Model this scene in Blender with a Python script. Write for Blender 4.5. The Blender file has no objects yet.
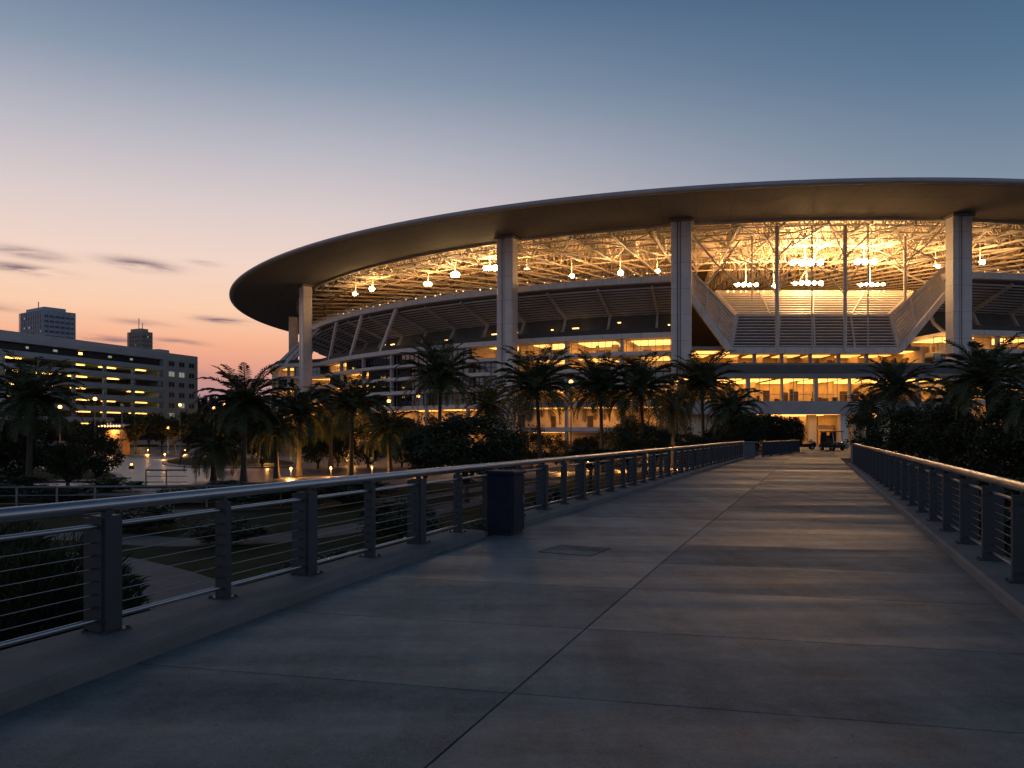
import bpy, math, random
from mathutils import Vector, Matrix
R = math.radians
rnd = random.Random(7)
scn = bpy.context.scene
COL = scn.collection
E = 4.0                      # eye height above the ground
FPX = 796.4

# ------------------------------------------------------------------ helpers
class MB:
    def __init__(s):
        s.v = []; s.f = []; s.t = []
        s.tone = 0.0
    def face(s, pts):
        n = len(s.v); s.v.extend([tuple(p) for p in pts]); s.f.append(tuple(range(n, n+len(pts)))); s.t.append(s.tone)
    def poly(s, vs, fs):
        n = len(s.v); s.v.extend([tuple(p) for p in vs])
        for f in fs: s.f.append(tuple(i+n for i in f)); s.t.append(s.tone)
    def box(s, x0, x1, y0, y1, z0, z1):
        s.hexa([(x0,y0,z0),(x1,y0,z0),(x1,y1,z0),(x0,y1,z0),(x0,y0,z1),(x1,y0,z1),(x1,y1,z1),(x0,y1,z1)])
    def hexa(s, v8):
        s.poly(v8, [(3,2,1,0),(4,5,6,7),(0,1,5,4),(1,2,6,5),(2,3,7,6),(3,0,4,7)])
    def obox(s, c, hx, hy, z0, z1, a=0.0):
        ca, sa = math.cos(a), math.sin(a); o = []
        for z in (z0, z1):
            for x, y in ((-hx,-hy),(hx,-hy),(hx,hy),(-hx,hy)):
                o.append((c[0]+x*ca-y*sa, c[1]+x*sa+y*ca, z))
        s.hexa(o)
    def cbox(s, x0, x1, y0, y1, z0, z1, b):
        """box with chamfered vertical and top edges"""
        def ring(i, z): 
            return [(x0+i+b,y0+i,z),(x1-i-b,y0+i,z),(x1-i,y0+i+b,z),(x1-i,y1-i-b,z),(x1-i-b,y1-i,z),(x0+i+b,y1-i,z),(x0+i,y1-i-b,z),(x0+i,y0+i+b,z)]
        rs = [ring(0,z0), ring(0,z1-b), ring(b*.7,z1)]
        s.loft(rs)
    def loft(s, rings, cap=True):
        n = len(rings[0]); vs = [p for r in rings for p in r]; fs = []
        for k in range(len(rings)-1):
            for i in range(n):
                j = (i+1) % n
                fs.append((k*n+i, k*n+j, (k+1)*n+j, (k+1)*n+i))
        if cap:
            fs.append(tuple(range(n-1,-1,-1))); fs.append(tuple((len(rings)-1)*n+i for i in range(n)))
        s.poly(vs, fs)
    def bar(s, p, q, w, h=None, up=(0,0,1)):
        """rectangular bar from p to q"""
        h = w if h is None else h
        p, q = Vector(p), Vector(q); d = (q-p)
        if d.length < 1e-6: return
        d.normalize(); u = Vector(up)
        if abs(d.dot(u)) > .98: u = Vector((1,0,0))
        x = d.cross(u).normalized(); y = x.cross(d)
        o = []
        for c in (p, q):
            for a, b in ((-1,-1),(1,-1),(1,1),(-1,1)):
                o.append(c + x*(a*w/2) + y*(b*h/2))
        s.hexa(o)
    def tube(s, pts, r, n=8, cap=True):
        pts = [Vector(p) for p in pts]; rs = r if isinstance(r, (list,tuple)) else [r]*len(pts)
        rings = []; xa = None
        for i, p in enumerate(pts):
            d = (pts[min(i+1,len(pts)-1)] - pts[max(i-1,0)]).normalized()
            if xa is None:
                u = Vector((0,0,1)) if abs(d.z) < .95 else Vector((1,0,0))
                xa = d.cross(u).normalized()
            else:
                xa = (xa - d*xa.dot(d)).normalized()
            ya = d.cross(xa)
            rings.append([p + xa*(rs[i]*math.cos(2*math.pi*k/n)) + ya*(rs[i]*math.sin(2*math.pi*k/n)) for k in range(n)])
        s.loft(rings, cap)
    def ball(s, c, r, n=10, m=6, sz=1.0):
        rings = []
        for i in range(m+1):
            a = math.pi*(i/m) if 0 < i < m else (0.02 if i == 0 else math.pi-.02)
            rings.append([(c[0]+r*math.sin(a)*math.cos(2*math.pi*k/n), c[1]+r*math.sin(a)*math.sin(2*math.pi*k/n), c[2]-r*sz*math.cos(a)) for k in range(n)])
        s.loft(rings)
    def lathe(s, c, prof, n=16):
        s.loft([[(c[0]+r*math.cos(2*math.pi*k/n), c[1]+r*math.sin(2*math.pi*k/n), c[2]+z) for k in range(n)] for r, z in prof])
    def build(s, name, mat, parent=None, smooth=False, tone=False):
        me = bpy.data.meshes.new(name)
        me.from_pydata(s.v, [], s.f); me.materials.append(mat)
        if tone:
            a = me.attributes.new('tone', 'FLOAT', 'FACE')
            for i, t in enumerate(s.t): a.data[i].value = t
        if smooth:
            for p in me.polygons: p.use_smooth = True
        me.update()
        o = bpy.data.objects.new(name, me); COL.objects.link(o)
        if parent is not None: o.parent = parent
        return o

def tag(o, label=None, cat=None, group=None, kind=None):
    if label: o['label'] = label
    if cat: o['category'] = cat
    if group: o['group'] = group
    if kind: o['kind'] = kind
    return o
def empty(name, loc, label=None, cat=None, group=None, rz=0.0):
    o = bpy.data.objects.new(name, None); COL.objects.link(o)
    o.location = loc; o.rotation_euler = (0,0,rz); o.empty_display_size = .3
    return tag(o, label, cat, group)
def copy_tree(o, parent=None):
    c = o.copy(); COL.objects.link(c)
    if parent is not None: c.parent = parent
    for ch in list(o.children): copy_tree(ch, c)
    return c
def copy_part(o, parent, rz=None):
    c = o.copy(); COL.objects.link(c); c.parent = parent
    if rz is not None: c.rotation_euler = (0,0,rz)
    return c
def G(x, y, z=0.0):
    """ground point (height z) that the photograph shows at pixel x, y"""
    F = (E - z)*FPX/(y - 433.0)
    return ((x-512)/FPX*F, F, z)
def P(x, y, F):
    return ((x-512)/FPX*F, F, E + (433.0-y)/FPX*F)

# ------------------------------------------------------------------ materials
def mat_new(name):
    m = bpy.data.materials.new(name); m.use_nodes = True
    nt = m.node_tree; b = nt.nodes['Principled BSDF']
    return m, nt, b
def pmat(name, col, rough=.6, metal=0.0, var=.15, scale=3.0, bump=0.0, bscale=40.0, spec=.5, coord='Object'):
    m, nt, b = mat_new(name); N, L = nt.nodes, nt.links
    b.inputs['Metallic'].default_value = metal
    b.inputs['Specular IOR Level'].default_value = spec
    tc = N.new('ShaderNodeTexCoord')
    n1 = N.new('ShaderNodeTexNoise'); n1.inputs['Scale'].default_value = scale; n1.inputs['Detail'].default_value = 6
    n1.inputs['Roughness'].default_value = .65
    L.new(tc.outputs[coord], n1.inputs['Vector'])
    mx = N.new('ShaderNodeMix'); mx.data_type = 'RGBA'
    mx.inputs[6].default_value = tuple(c*(1-var) for c in col)+(1,)
    mx.inputs[7].default_value = tuple(min(1,c*(1+var)) for c in col)+(1,)
    mr = N.new('ShaderNodeMapRange'); mr.inputs[1].default_value = .3; mr.inputs[2].default_value = .7
    L.new(n1.outputs['Fac'], mr.inputs[0]); L.new(mr.outputs[0], mx.inputs[0])
    L.new(mx.outputs[2], b.inputs['Base Color'])
    r2 = N.new('ShaderNodeMapRange'); r2.inputs[1].default_value = .3; r2.inputs[2].default_value = .7
    r2.inputs[3].default_value = max(.02, rough*.85); r2.inputs[4].default_value = min(1, rough*1.15)
    L.new(n1.outputs['Fac'], r2.inputs[0]); L.new(r2.outputs[0], b.inputs['Roughness'])
    if bump > 0:
        n2 = N.new('ShaderNodeTexNoise'); n2.inputs['Scale'].default_value = bscale; n2.inputs['Detail'].default_value = 4
        L.new(tc.outputs[coord], n2.inputs['Vector'])
        bp = N.new('ShaderNodeBump'); bp.inputs['Strength'].default_value = bump; bp.inputs['Distance'].default_value = .02
        L.new(n2.outputs['Fac'], bp.inputs['Height']); L.new(bp.outputs['Normal'], b.inputs['Normal'])
    return m
def emat(name, col, strength):
    m, nt, b = mat_new(name)
    b.inputs['Base Color'].default_value = (.8,.8,.8,1)
    b.inputs['Emission Color'].default_value = col+(1,)
    b.inputs['Emission Strength'].default_value = strength
    return m
def glass_mat(name, tint, fac, rough=.03):
    m = bpy.data.materials.new(name); m.use_nodes = True; nt = m.node_tree; N, L = nt.nodes, nt.links
    N.remove(N['Principled BSDF'])
    tr = N.new('ShaderNodeBsdfTransparent'); tr.inputs['Color'].default_value = tint+(1,)
    gl = N.new('ShaderNodeBsdfGlossy'); gl.inputs['Roughness'].default_value = rough; gl.inputs['Color'].default_value = (.85,.9,.95,1)
    lw = N.new('ShaderNodeLayerWeight'); lw.inputs['Blend'].default_value = fac
    mx = N.new('ShaderNodeMixShader')
    L.new(lw.outputs['Fresnel'], mx.inputs[0]); L.new(tr.outputs[0], mx.inputs[1]); L.new(gl.outputs[0], mx.inputs[2])
    L.new(mx.outputs[0], N['Material Output'].inputs['Surface'])
    return m
def leaf_mat(name, a, b_, rough=.55, scale=.6):
    m, nt, b = mat_new(name); N, L = nt.nodes, nt.links
    b.inputs['Roughness'].default_value = rough; b.inputs['Specular IOR Level'].default_value = .3
    g = N.new('ShaderNodeNewGeometry'); tc = N.new('ShaderNodeTexCoord')
    n1 = N.new('ShaderNodeTexNoise'); n1.inputs['Scale'].default_value = scale
    L.new(tc.outputs['Object'], n1.inputs['Vector'])
    ad = N.new('ShaderNodeMath'); ad.operation = 'MULTIPLY_ADD'; ad.inputs[1].default_value = .6; ad.inputs[2].default_value = -.05
    L.new(g.outputs['Random Per Island'], ad.inputs[0])
    a2 = N.new('ShaderNodeMath'); a2.operation = 'MULTIPLY_ADD'; a2.inputs[1].default_value = .5
    L.new(n1.outputs['Fac'], a2.inputs[0]); L.new(ad.outputs[0], a2.inputs[2])
    mx = N.new('ShaderNodeMix'); mx.data_type = 'RGBA'; mx.inputs[6].default_value = a+(1,); mx.inputs[7].default_value = b_+(1,)
    L.new(a2.outputs[0], mx.inputs[0]); L.new(mx.outputs[2], b.inputs['Base Color'])
    return m

WARM = (1.0, .56, .17)
M = {}
M['cladding'] = pmat('roof cladding', (.235,.235,.235), .8, 0, .10, .25, 0, 40, .25)
M['roof_top'] = pmat('roof membrane', (.45,.46,.48), .6, 0, .1, .3)
M['ceiling'] = pmat('roof underside sheet', (.42,.36,.28), .8, 0, .22, .35)
M['steel'] = pmat('painted steel', (.62,.58,.53), .5, .0, .12, .8)
M['column'] = pmat('column cladding', (.66,.63,.61), .45, .0, .10, .5, .05, 3)
M['groove'] = pmat('column groove', (.10,.10,.11), .4, .3, .1, .5)
M['white'] = pmat('white concrete fascia', (.70,.68,.67), .6, 0, .12, .6, .08, 12)
M['podium'] = pmat('podium concrete', (.46,.44,.43), .65, 0, .16, .5, .08, 12)
M['conc'] = pmat('raw concrete', (.30,.285,.27), .75, 0, .18, .5, .1, 10)
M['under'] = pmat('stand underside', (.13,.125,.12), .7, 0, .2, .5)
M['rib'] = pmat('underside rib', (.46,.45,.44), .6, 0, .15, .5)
M['room'] = pmat('room wall', (.72,.57,.38), .7, 0, .30, .45)
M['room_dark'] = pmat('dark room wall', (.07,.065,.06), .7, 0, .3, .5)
M['furn'] = pmat('dark furniture', (.09,.06,.04), .5, 0, .4, 1.0)
M['seat'] = pmat('stadium seats', (.30,.28,.26), .6, 0, .2, .8)
M['louver'] = pmat('louvre blade', (.64,.60,.57), .45, .1, .1, .8)
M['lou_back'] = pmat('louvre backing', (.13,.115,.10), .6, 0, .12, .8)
M['glass'] = glass_mat('clear window glass', (.92,.95,.93), .12)
M['teal'] = glass_mat('blue green window glass', (.16,.30,.30), .55)
M['lamp'] = emat('warm ceiling lamp', (1,.42,.085), 2.0)
M['lamp2'] = emat('warm ceiling lamp strong', (1,.43,.09), 3.0)
M['flood'] = emat('floodlight lens', (1,.66,.30), 90)
M['speck'] = emat('small warm lamp and seat glow', (1,.52,.16), 5)
M['street'] = emat('street lamp glass', (1,.42,.10), 7)
M['garden'] = emat('garden lamp glass', (1,.40,.09), 3.0)
M['strip'] = emat('garage strip lamp', (1,.46,.09), 6.0)
M['cool'] = emat('pale office light', (.75,.85,.60), .22)
M['red_lamp'] = emat('amber marker lamp', (1,.45,.06), 5)
M['dark_metal'] = pmat('slate painted metal', (.060,.066,.072), .5, 0, .15, 4, 0, 40, .3)
M['rail_metal'] = pmat('brushed stainless steel', (.46,.46,.47), .31, .9, .06, 8)
M['cable'] = pmat('wire rope steel', (.42,.41,.40), .35, .8, .1, 10)
M['pole'] = pmat('grey galvanised pole', (.22,.22,.22), .5, .3, .1, 4)
M['black'] = pmat('black plastic', (.02,.02,.022), .5, 0, .2, 8)
M['navy'] = pmat('navy painted steel', (.012,.018,.038), .6, 0, .3, 4, 0, 40, .25)
M['cartwhite'] = pmat('cart roof plastic', (.50,.48,.45), .4, 0, .1, 4)
M['garage'] = pmat('garage concrete band', (.37,.48,.56), .7, 0, .14, .15)
M['garage_in'] = pmat('garage interior concrete', (.42,.38,.33), .8, 0, .3, .3)
M['stair'] = pmat('stair tower cladding', (.36,.47,.50), .6, 0, .12, .2)
M['tower_a'] = pmat('tower concrete', (.40,.44,.52), .7, 0, .15, .05)
M['tower_b'] = pmat('tower tan concrete', (.36,.31,.26), .7, 0, .2, .08)
M['towerglass'] = pmat('tower dark glazing', (.04,.05,.07), .25, 0, .3, .1)
M['bark'] = pmat('palm bark', (.07,.055,.04), .9, 0, .35, 6, .6, 18)
M['bark2'] = pmat('tree bark', (.07,.055,.045), .9, 0, .35, 6, .5, 18)
M['frond'] = leaf_mat('palm leaflet', (.030,.048,.019), (.085,.105,.045))
M['leaf'] = leaf_mat('broad leaf', (.018,.030,.012), (.055,.070,.026))
M['leaf_far'] = leaf_mat('far leaf', (.030,.036,.016), (.07,.07,.030))
M['blade'] = leaf_mat('tall grass blade', (.022,.034,.012), (.065,.075,.032))
M['kiosk'] = pmat('kiosk panel', (.45,.25,.10), .6, 0, .4, 1.2)

def ground_mat(name, cols, scale, rough, bump, bscale, spec=.3):
    m, nt, b = mat_new(name); N, L = nt.nodes, nt.links
    b.inputs['Specular IOR Level'].default_value = spec; b.inputs['Roughness'].default_value = rough
    tc = N.new('ShaderNodeTexCoord')
    n1 = N.new('ShaderNodeTexNoise'); n1.inputs['Scale'].default_value = scale; n1.inputs['Detail'].default_value = 9; n1.inputs['Roughness'].default_value = .7
    L.new(tc.outputs['Object'], n1.inputs['Vector'])
    cr = N.new('ShaderNodeValToRGB')
    cr.color_ramp.elements[0].position = .32; cr.color_ramp.elements[0].color = cols[0]+(1,)
    cr.color_ramp.elements[1].position = .68; cr.color_ramp.elements[1].color = cols[1]+(1,)
    L.new(n1.outputs['Fac'], cr.inputs[0]); L.new(cr.outputs[0], b.inputs['Base Color'])
    n2 = N.new('ShaderNodeTexNoise'); n2.inputs['Scale'].default_value = bscale; n2.inputs['Detail'].default_value = 5
    L.new(tc.outputs['Object'], n2.inputs['Vector'])
    bp = N.new('ShaderNodeBump'); bp.inputs['Strength'].default_value = bump; bp.inputs['Distance'].default_value = .05
    L.new(n2.outputs['Fac'], bp.inputs['Height']); L.new(bp.outputs['Normal'], b.inputs['Normal'])
    return m
M['grass'] = ground_mat('lawn', ((.016,.026,.009),(.050,.058,.022)), .5, .95, .9, 9, .1)
M['asphalt'] = ground_mat('asphalt', ((.10,.098,.10),(.17,.165,.165)), .25, .36, .12, 30, .6)
M['paving'] = ground_mat('pale paving', ((.15,.145,.14),(.24,.23,.22)), .35, .55, .2, 20, .4)
M['gardenpath'] = ground_mat('garden path concrete', ((.085,.085,.085),(.15,.145,.14)), .6, .7, .3, 25)
M['kerbstone'] = ground_mat('kerb concrete', ((.15,.15,.15),(.23,.225,.22)), 1.2, .75, .25, 40)

def deck_material():
    m, nt, b = mat_new('bridge deck concrete'); N, L = nt.nodes, nt.links
    tc = N.new('ShaderNodeTexCoord'); at = N.new('ShaderNodeAttribute'); at.attribute_name = 'tone'
    def noise(scale, detail, rough, vec=None):
        n = N.new('ShaderNodeTexNoise'); n.inputs['Scale'].default_value = scale; n.inputs['Detail'].default_value = detail
        n.inputs['Roughness'].default_value = rough; L.new(vec or tc.outputs['Object'], n.inputs['Vector']); return n
    big = noise(.55, 8, .65); fine = noise(70, 5, .7); mid = noise(6, 6, .7)
    mp = N.new('ShaderNodeMapping'); mp.inputs['Rotation'].default_value = (0,0,R(-20.6+0)); mp.inputs['Scale'].default_value = (.12,1.2,1)
    L.new(tc.outputs['Object'], mp.inputs[0]); streak = noise(1.0, 7, .62, mp.outputs[0])
    def math_(op, a, b2, c=None):
        n = N.new('ShaderNodeMath'); n.operation = op
        for i, x in enumerate((a, b2, c)):
            if x is None: continue
            if hasattr(x, 'links'): L.new(x, n.inputs[i])
            else: n.inputs[i].default_value = x
        return n.outputs[0]
    spk = noise(150, 3, .6)
    mp2 = N.new('ShaderNodeMapping'); mp2.inputs['Rotation'].default_value = (0,0,R(20.6)); mp2.inputs['Scale'].default_value = (2.2,.10,1)
    L.new(tc.outputs['Object'], mp2.inputs[0]); track = noise(1.0, 6, .6, mp2.outputs[0])
    blot = noise(1.7, 9, .72)
    v = math_('MULTIPLY_ADD', big.outputs['Fac'], .55, math_('MULTIPLY', spk.outputs['Fac'], .55))
    v = math_('MULTIPLY_ADD', fine.outputs['Fac'], .35, v)
    v = math_('MULTIPLY_ADD', mid.outputs['Fac'], .30, v)
    v = math_('MULTIPLY_ADD', blot.outputs['Fac'], .45, v)
    v = math_('MULTIPLY_ADD', track.outputs['Fac'], .35, v)
    v = math_('MULTIPLY_ADD', streak.outputs['Fac'], .25, v)
    v = math_('MULTIPLY_ADD', at.outputs['Fac'], .12, v)
    cr = N.new('ShaderNodeValToRGB')
    cr.color_ramp.elements[0].position = .0; cr.color_ramp.elements[0].color = (.030,.042,.043,1)
    cr.color_ramp.elements[1].position = 1.0; cr.color_ramp.elements[1].color = (.295,.375,.38,1)
    mrr = N.new('ShaderNodeMapRange'); mrr.inputs[1].default_value = 1.20; mrr.inputs[2].default_value = 1.76
    L.new(v, mrr.inputs[0]); v = mrr.outputs[0]
    L.new(v, cr.inputs[0])
    vo = N.new('ShaderNodeTexVoronoi'); vo.inputs['Scale'].default_value = 3.2; L.new(tc.outputs['Object'], vo.inputs['Vector'])
    gum = math_('LESS_THAN', math_('MULTIPLY_ADD', mid.outputs['Fac'], .03, vo.outputs['Distance']), .062)
    st_ = N.new('ShaderNodeTexNoise'); st_.inputs['Scale'].default_value = .9; st_.inputs['Detail'].default_value = 10; st_.inputs['Roughness'].default_value = .75; st_.inputs['Distortion'].default_value = .6
    L.new(tc.outputs['Object'], st_.inputs['Vector'])
    stn = N.new('ShaderNodeMapRange'); stn.inputs[1].default_value = .58; stn.inputs[2].default_value = .70; L.new(st_.outputs['Fac'], stn.inputs[0])
    dk_ = math_('MAXIMUM', math_('MULTIPLY', gum, .55), math_('MULTIPLY', stn.outputs[0], .45))
    dm = N.new('ShaderNodeMix'); dm.data_type = 'RGBA'; L.new(dk_, dm.inputs[0]); L.new(cr.outputs[0], dm.inputs[6]); dm.inputs[7].default_value = (.03,.033,.034,1)
    L.new(dm.outputs[2], b.inputs['Base Color'])
    rg = math_('MULTIPLY_ADD', streak.outputs['Fac'], -.95, 1.10)
    rg = math_('MULTIPLY_ADD', at.outputs['Fac'], -.22, rg)
    rg = math_('MULTIPLY_ADD', mid.outputs['Fac'], .12, rg)
    L.new(rg, b.inputs['Roughness'])
    b.inputs['Specular IOR Level'].default_value = .42
    bp = N.new('ShaderNodeBump'); bp.inputs['Strength'].default_value = .8; bp.inputs['Distance'].default_value = .008
    L.new(fine.outputs['Fac'], bp.inputs['Height']); L.new(bp.outputs['Normal'], b.inputs['Normal'])
    return m
def add_seams(m, polar, step_a, step_b, depth=.35, width=.03):
    """thin dark panel joints: radial + ring (polar) or level + vertical"""
    nt = m.node_tree; N, L = nt.nodes, nt.links; b = N['Principled BSDF']
    src = b.inputs['Base Color'].links[0].from_socket
    tc = N.new('ShaderNodeTexCoord'); sp = N.new('ShaderNodeSeparateXYZ'); L.new(tc.outputs['Object'], sp.inputs[0])
    def mt(op, a, c=None):
        n = N.new('ShaderNodeMath'); n.operation = op
        for i, x in enumerate((a, c)):
            if x is None: continue
            if hasattr(x, 'links'): L.new(x, n.inputs[i])
            else: n.inputs[i].default_value = x
        return n.outputs[0]
    if polar:
        u = mt('MULTIPLY', mt('ARCTAN2', sp.outputs[0], sp.outputs[1]), 57.2958/step_a)
        v = mt('DIVIDE', mt('SQRT', mt('ADD', mt('MULTIPLY', sp.outputs[0], sp.outputs[0]), mt('MULTIPLY', sp.outputs[1], sp.outputs[1]))), step_b)
    else:
        u = mt('DIVIDE', sp.outputs[2], step_a); v = mt('DIVIDE', sp.outputs[0], step_b)
    def line(x): return mt('LESS_THAN', mt('ABSOLUTE', mt('SUBTRACT', mt('FRACT', x), .5)), width)
    k = mt('MAXIMUM', line(u), line(v)) if step_b < 900 else line(u)
    mx = N.new('ShaderNodeMix'); mx.data_type = 'RGBA'; mx.blend_type = 'MULTIPLY'
    L.new(mt('MULTIPLY', k, depth), mx.inputs[0]); L.new(src, mx.inputs[6]); mx.inputs[7].default_value = (.2,.2,.2,1)
    L.new(mx.outputs[2], b.inputs['Base Color'])
add_seams(M['cladding'], True, 2.4, 5.6, .22, .022)
add_seams(M['column'], False, 4.2, 999, .3, .016)
add_seams(M['white'], True, 1.6, 999, .35, .02)
M['deck'] = deck_material()
M['joint'] = pmat('dark joint filler', (.02,.02,.022), .9, 0, .2, 8)

# ------------------------------------------------------------------ bridge frame (d along, lat to the left)
TH = R(20.6); DX, DY = math.sin(TH), math.cos(TH)
ZD = E-1.75
def B(d, lat, z=ZD): return (d*DX - lat*DY, d*DY + lat*DX, z)
def left_edge(d): return 5.10 - .0225*(d-12) if d > 12 else 5.10-.0055*(12-max(d,1))**2
def rail_line(d): return (5.15 - .0225*(d-12) if d > 12 else 5.15)+.27
RIGHT = -1.83

# ------------------------------------------------------------------ ground and plaza
mb = MB(); mb.box(-4000,4000,-300,7000,-1.0,0.0)
tag(mb.build('ground', M['grass']), 'dark ground and lawns around the stadium', 'ground', kind='structure')
def sheet(name, pts, z, mat, label, cat, th=None):
    m = MB()
    if th: m.loft([[(p[0],p[1],z-th) for p in pts],[(p[0],p[1],z) for p in pts]])
    else: m.face([(p[0],p[1],z) for p in pts])
    return tag(m.build(name, mat), label, cat, kind='structure')
def smooth_poly(pts, it=2):
    for _ in range(it):
        q = []
        for i in range(len(pts)):
            a, b = pts[i], pts[(i+1)%len(pts)]
            q.append((a[0]*.75+b[0]*.25, a[1]*.75+b[1]*.25)); q.append((a[0]*.25+b[0]*.75, a[1]*.25+b[1]*.75))
        pts = q
    return pts
road_px = [(-420,489),(60,488),(170,485),(300,484),(430,477),(600,470),(600,459),(430,453),(330,450.5),(240,448.5),(170,446.5),(108,447),(100,455),(60,462),(-420,462)]
sheet('road', smooth_poly([G(*p)[:2] for p in road_px]), .006, M['asphalt'], 'broad grey asphalt forecourt road curving past the planted islands', 'road')
# promenade strip in front of the road
pp = smooth_poly([G(*p)[:2] for p in [(-450,500),(120,497),(300,492),(470,482),(700,470),(700,466),(470,475),(300,486.5),(120,490),(-450,492)]])
sheet('pavement', pp, .05, M['paving'], 'pale pavement strip between the road and the lawn', 'pavement', .06)
# stadium apron
sheet('plaza', [(58+150*math.cos(a*.1257), 249+150*math.sin(a*.1257)) for a in range(50)], .011, M['paving'], 'paved plaza ringing the stadium', 'plaza')
# planted islands with bright kerbs
def island(px, label):
    base = smooth_poly([G(*p)[:2] for p in px], 3)
    cx = sum(p[0] for p in base)/len(base); cy = sum(p[1] for p in base)/len(base)
    m = MB(); m.loft([[(p[0],p[1],-.05) for p in base],[(p[0],p[1],.15) for p in base]])
    t = m.build('traffic_island', M['paving']); tag(t, label, 'traffic island')
    m = MB(); inner = [(cx+(p[0]-cx)*.93, cy+(p[1]-cy)*.86) for p in base]
    m.loft([[(p[0],p[1],.154) for p in inner],[(cx+(p[0]-cx)*.6, cy+(p[1]-cy)*.6,.32) for p in inner]])
    m.build('lawn', M['grass'], t)
island([(158,464),(170,459),(205,456.5),(262,458),(300,463),(296,468),(240,468.5),(180,468)], 'kerbed grass island with pale edge in the middle of the road')
island([(-150,470),(20,470),(100,471),(126,476),(118,482),(60,483),(-150,483)], 'dark grass island beside the small bushy trees at left')
island([(196,452),(215,450.5),(262,451),(262,453.5),(205,454)], 'narrow far island under the street lamps')
# winding garden path below the bridge
path_c = [G(-60,600),G(60,585),G(160,572),G(205,590),(-7.2,14.5,0),(-5.2,11.5,0)]
def ribbon(name, cs, w, z, mat, label, cat):
    pts = [Vector((c[0],c[1],0)) for c in cs]
    for _ in range(3):
        q = [pts[0]]
        for a, b in zip(pts, pts[1:]): q += [a*.75+b*.25, a*.25+b*.75]
        pts = q+[pts[-1]]
    m = MB(); L_, R_ = [], []
    for i, p in enumerate(pts):
        d = (pts[min(i+1,len(pts)-1)]-pts[max(i-1,0)]).normalized(); n = Vector((-d.y,d.x,0))
        L_.append(p+n*w/2); R_.append(p-n*w/2)
    for i in range(len(pts)-1):
        m.face([(R_[i].x,R_[i].y,z),(R_[i+1].x,R_[i+1].y,z),(L_[i+1].x,L_[i+1].y,z),(L_[i].x,L_[i].y,z)])
    return tag(m.build(name, mat), label, cat, kind='structure')
ribbon('path', [G(-300,552),G(60,556),G(140,575),G(200,600),G(330,640)], 2.6, .012, M['gardenpath'], 'pale garden path curving under the footbridge', 'path')
ribbon('path', [G(-200,530),G(80,535),G(190,545),G(330,535),G(460,505),G(560,480)], 2.2, .008, M['gardenpath'], 'long pale garden path running beside the footbridge', 'path')
ribbon('path', [G(-500,516),G(0,514),G(200,512),G(420,500),G(520,482)], 1.8, .016, M['gardenpath'], 'narrow pale path behind the guard railing', 'path')

# ------------------------------------------------------------------ footbridge deck, kerbs
mb = MB()
NJ = (-.975, .221)           # direction of the transverse joints (slightly skew)
seam = lambda d: 1.89 - (.010*(d-12) if d > 12 else 0)
rows = []; d = -6.35
while d < 92:
    rows.append(d); d += 1.95 + rnd.uniform(-.08,.10)
g = .008
skew = math.tan(R(7.8))
def dk(d0, lat, z=ZD): return B(d0 - lat*skew*0.9, lat, z)   # joints run slightly skew
for a, b in zip(rows, rows[1:]):
    for side in (0, 1):
        mb.tone = rnd.random()
        def corner(dd, s):
            if side == 0: lat = left_edge(dd)+.02 if s else seam(dd)+g
            else: lat = seam(dd)-g if s else RIGHT-.02
            return lat
        a0, b0 = a+g, b-g
        q = [dk(a0, corner(a0,0)), dk(b0, corner(b0,0)), dk(b0, corner(b0,1)), dk(a0, corner(a0,1))]
        q2 = [(p[0],p[1],p[2]-.03) for p in q]
        mb.hexa(q2+q)
deck = mb.build('bridge_deck', M['deck'], None, tone=True)
tag(deck, 'wide grey concrete footbridge deck with joint lines', 'walkway', kind='structure')
mb = MB()
ds = [-6+2*i for i in range(50)]
for a, b in zip(ds, ds[1:]):
    for (z0, z1, o) in ((ZD-.55, ZD-.018, .42),):
        q = [B(a,RIGHT-o-.2,z0),B(b,RIGHT-o-.2,z0),B(b,left_edge(b)+o,z0),B(a,left_edge(a)+o,z0)]
        mb.hexa(q+[(p[0],p[1],z1) for p in q])
for dd in (8, 24, 40, 56, 72):
    c = B(dd, 1.6, 0); mb.obox(c, 2.2, .5, -.3, ZD-.56, -TH)
mb.build('bridge_slab', M['joint'], deck)
def kerb(name, d0, d1, side, label):
    m = MB(); n = max(2, int((d1-d0)/1.5)); rr = []
    for i in range(n+1):
        dd = d0+(d1-d0)*i/n
        if side > 0: e0 = left_edge(dd); o = 1; w = rail_line(dd)+.25-e0
        else: e0 = RIGHT; o = -1; w = .58
        prof = [(0,-.02),(0,.10),(.03,.13),(w-.02,.13),(w,.11),(w,-.50)]
        rr.append([B(dd, e0+o*a, ZD+h) for a, h in prof])
    if side > 0: rr = [list(reversed(r)) for r in rr]
    m.loft(rr)
    return tag(m.build(name, M['kerbstone']), label, 'kerb', kind='structure')
kerb('kerb', -4, 12.28, 1, 'left concrete kerb of the footbridge nearest the camera')
kerb('kerb', 13.62, 58, 1, 'left concrete kerb of the footbridge beyond the navy bin')
kerb('kerb', -4, 47.5, -1, 'right concrete kerb of the footbridge')
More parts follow.
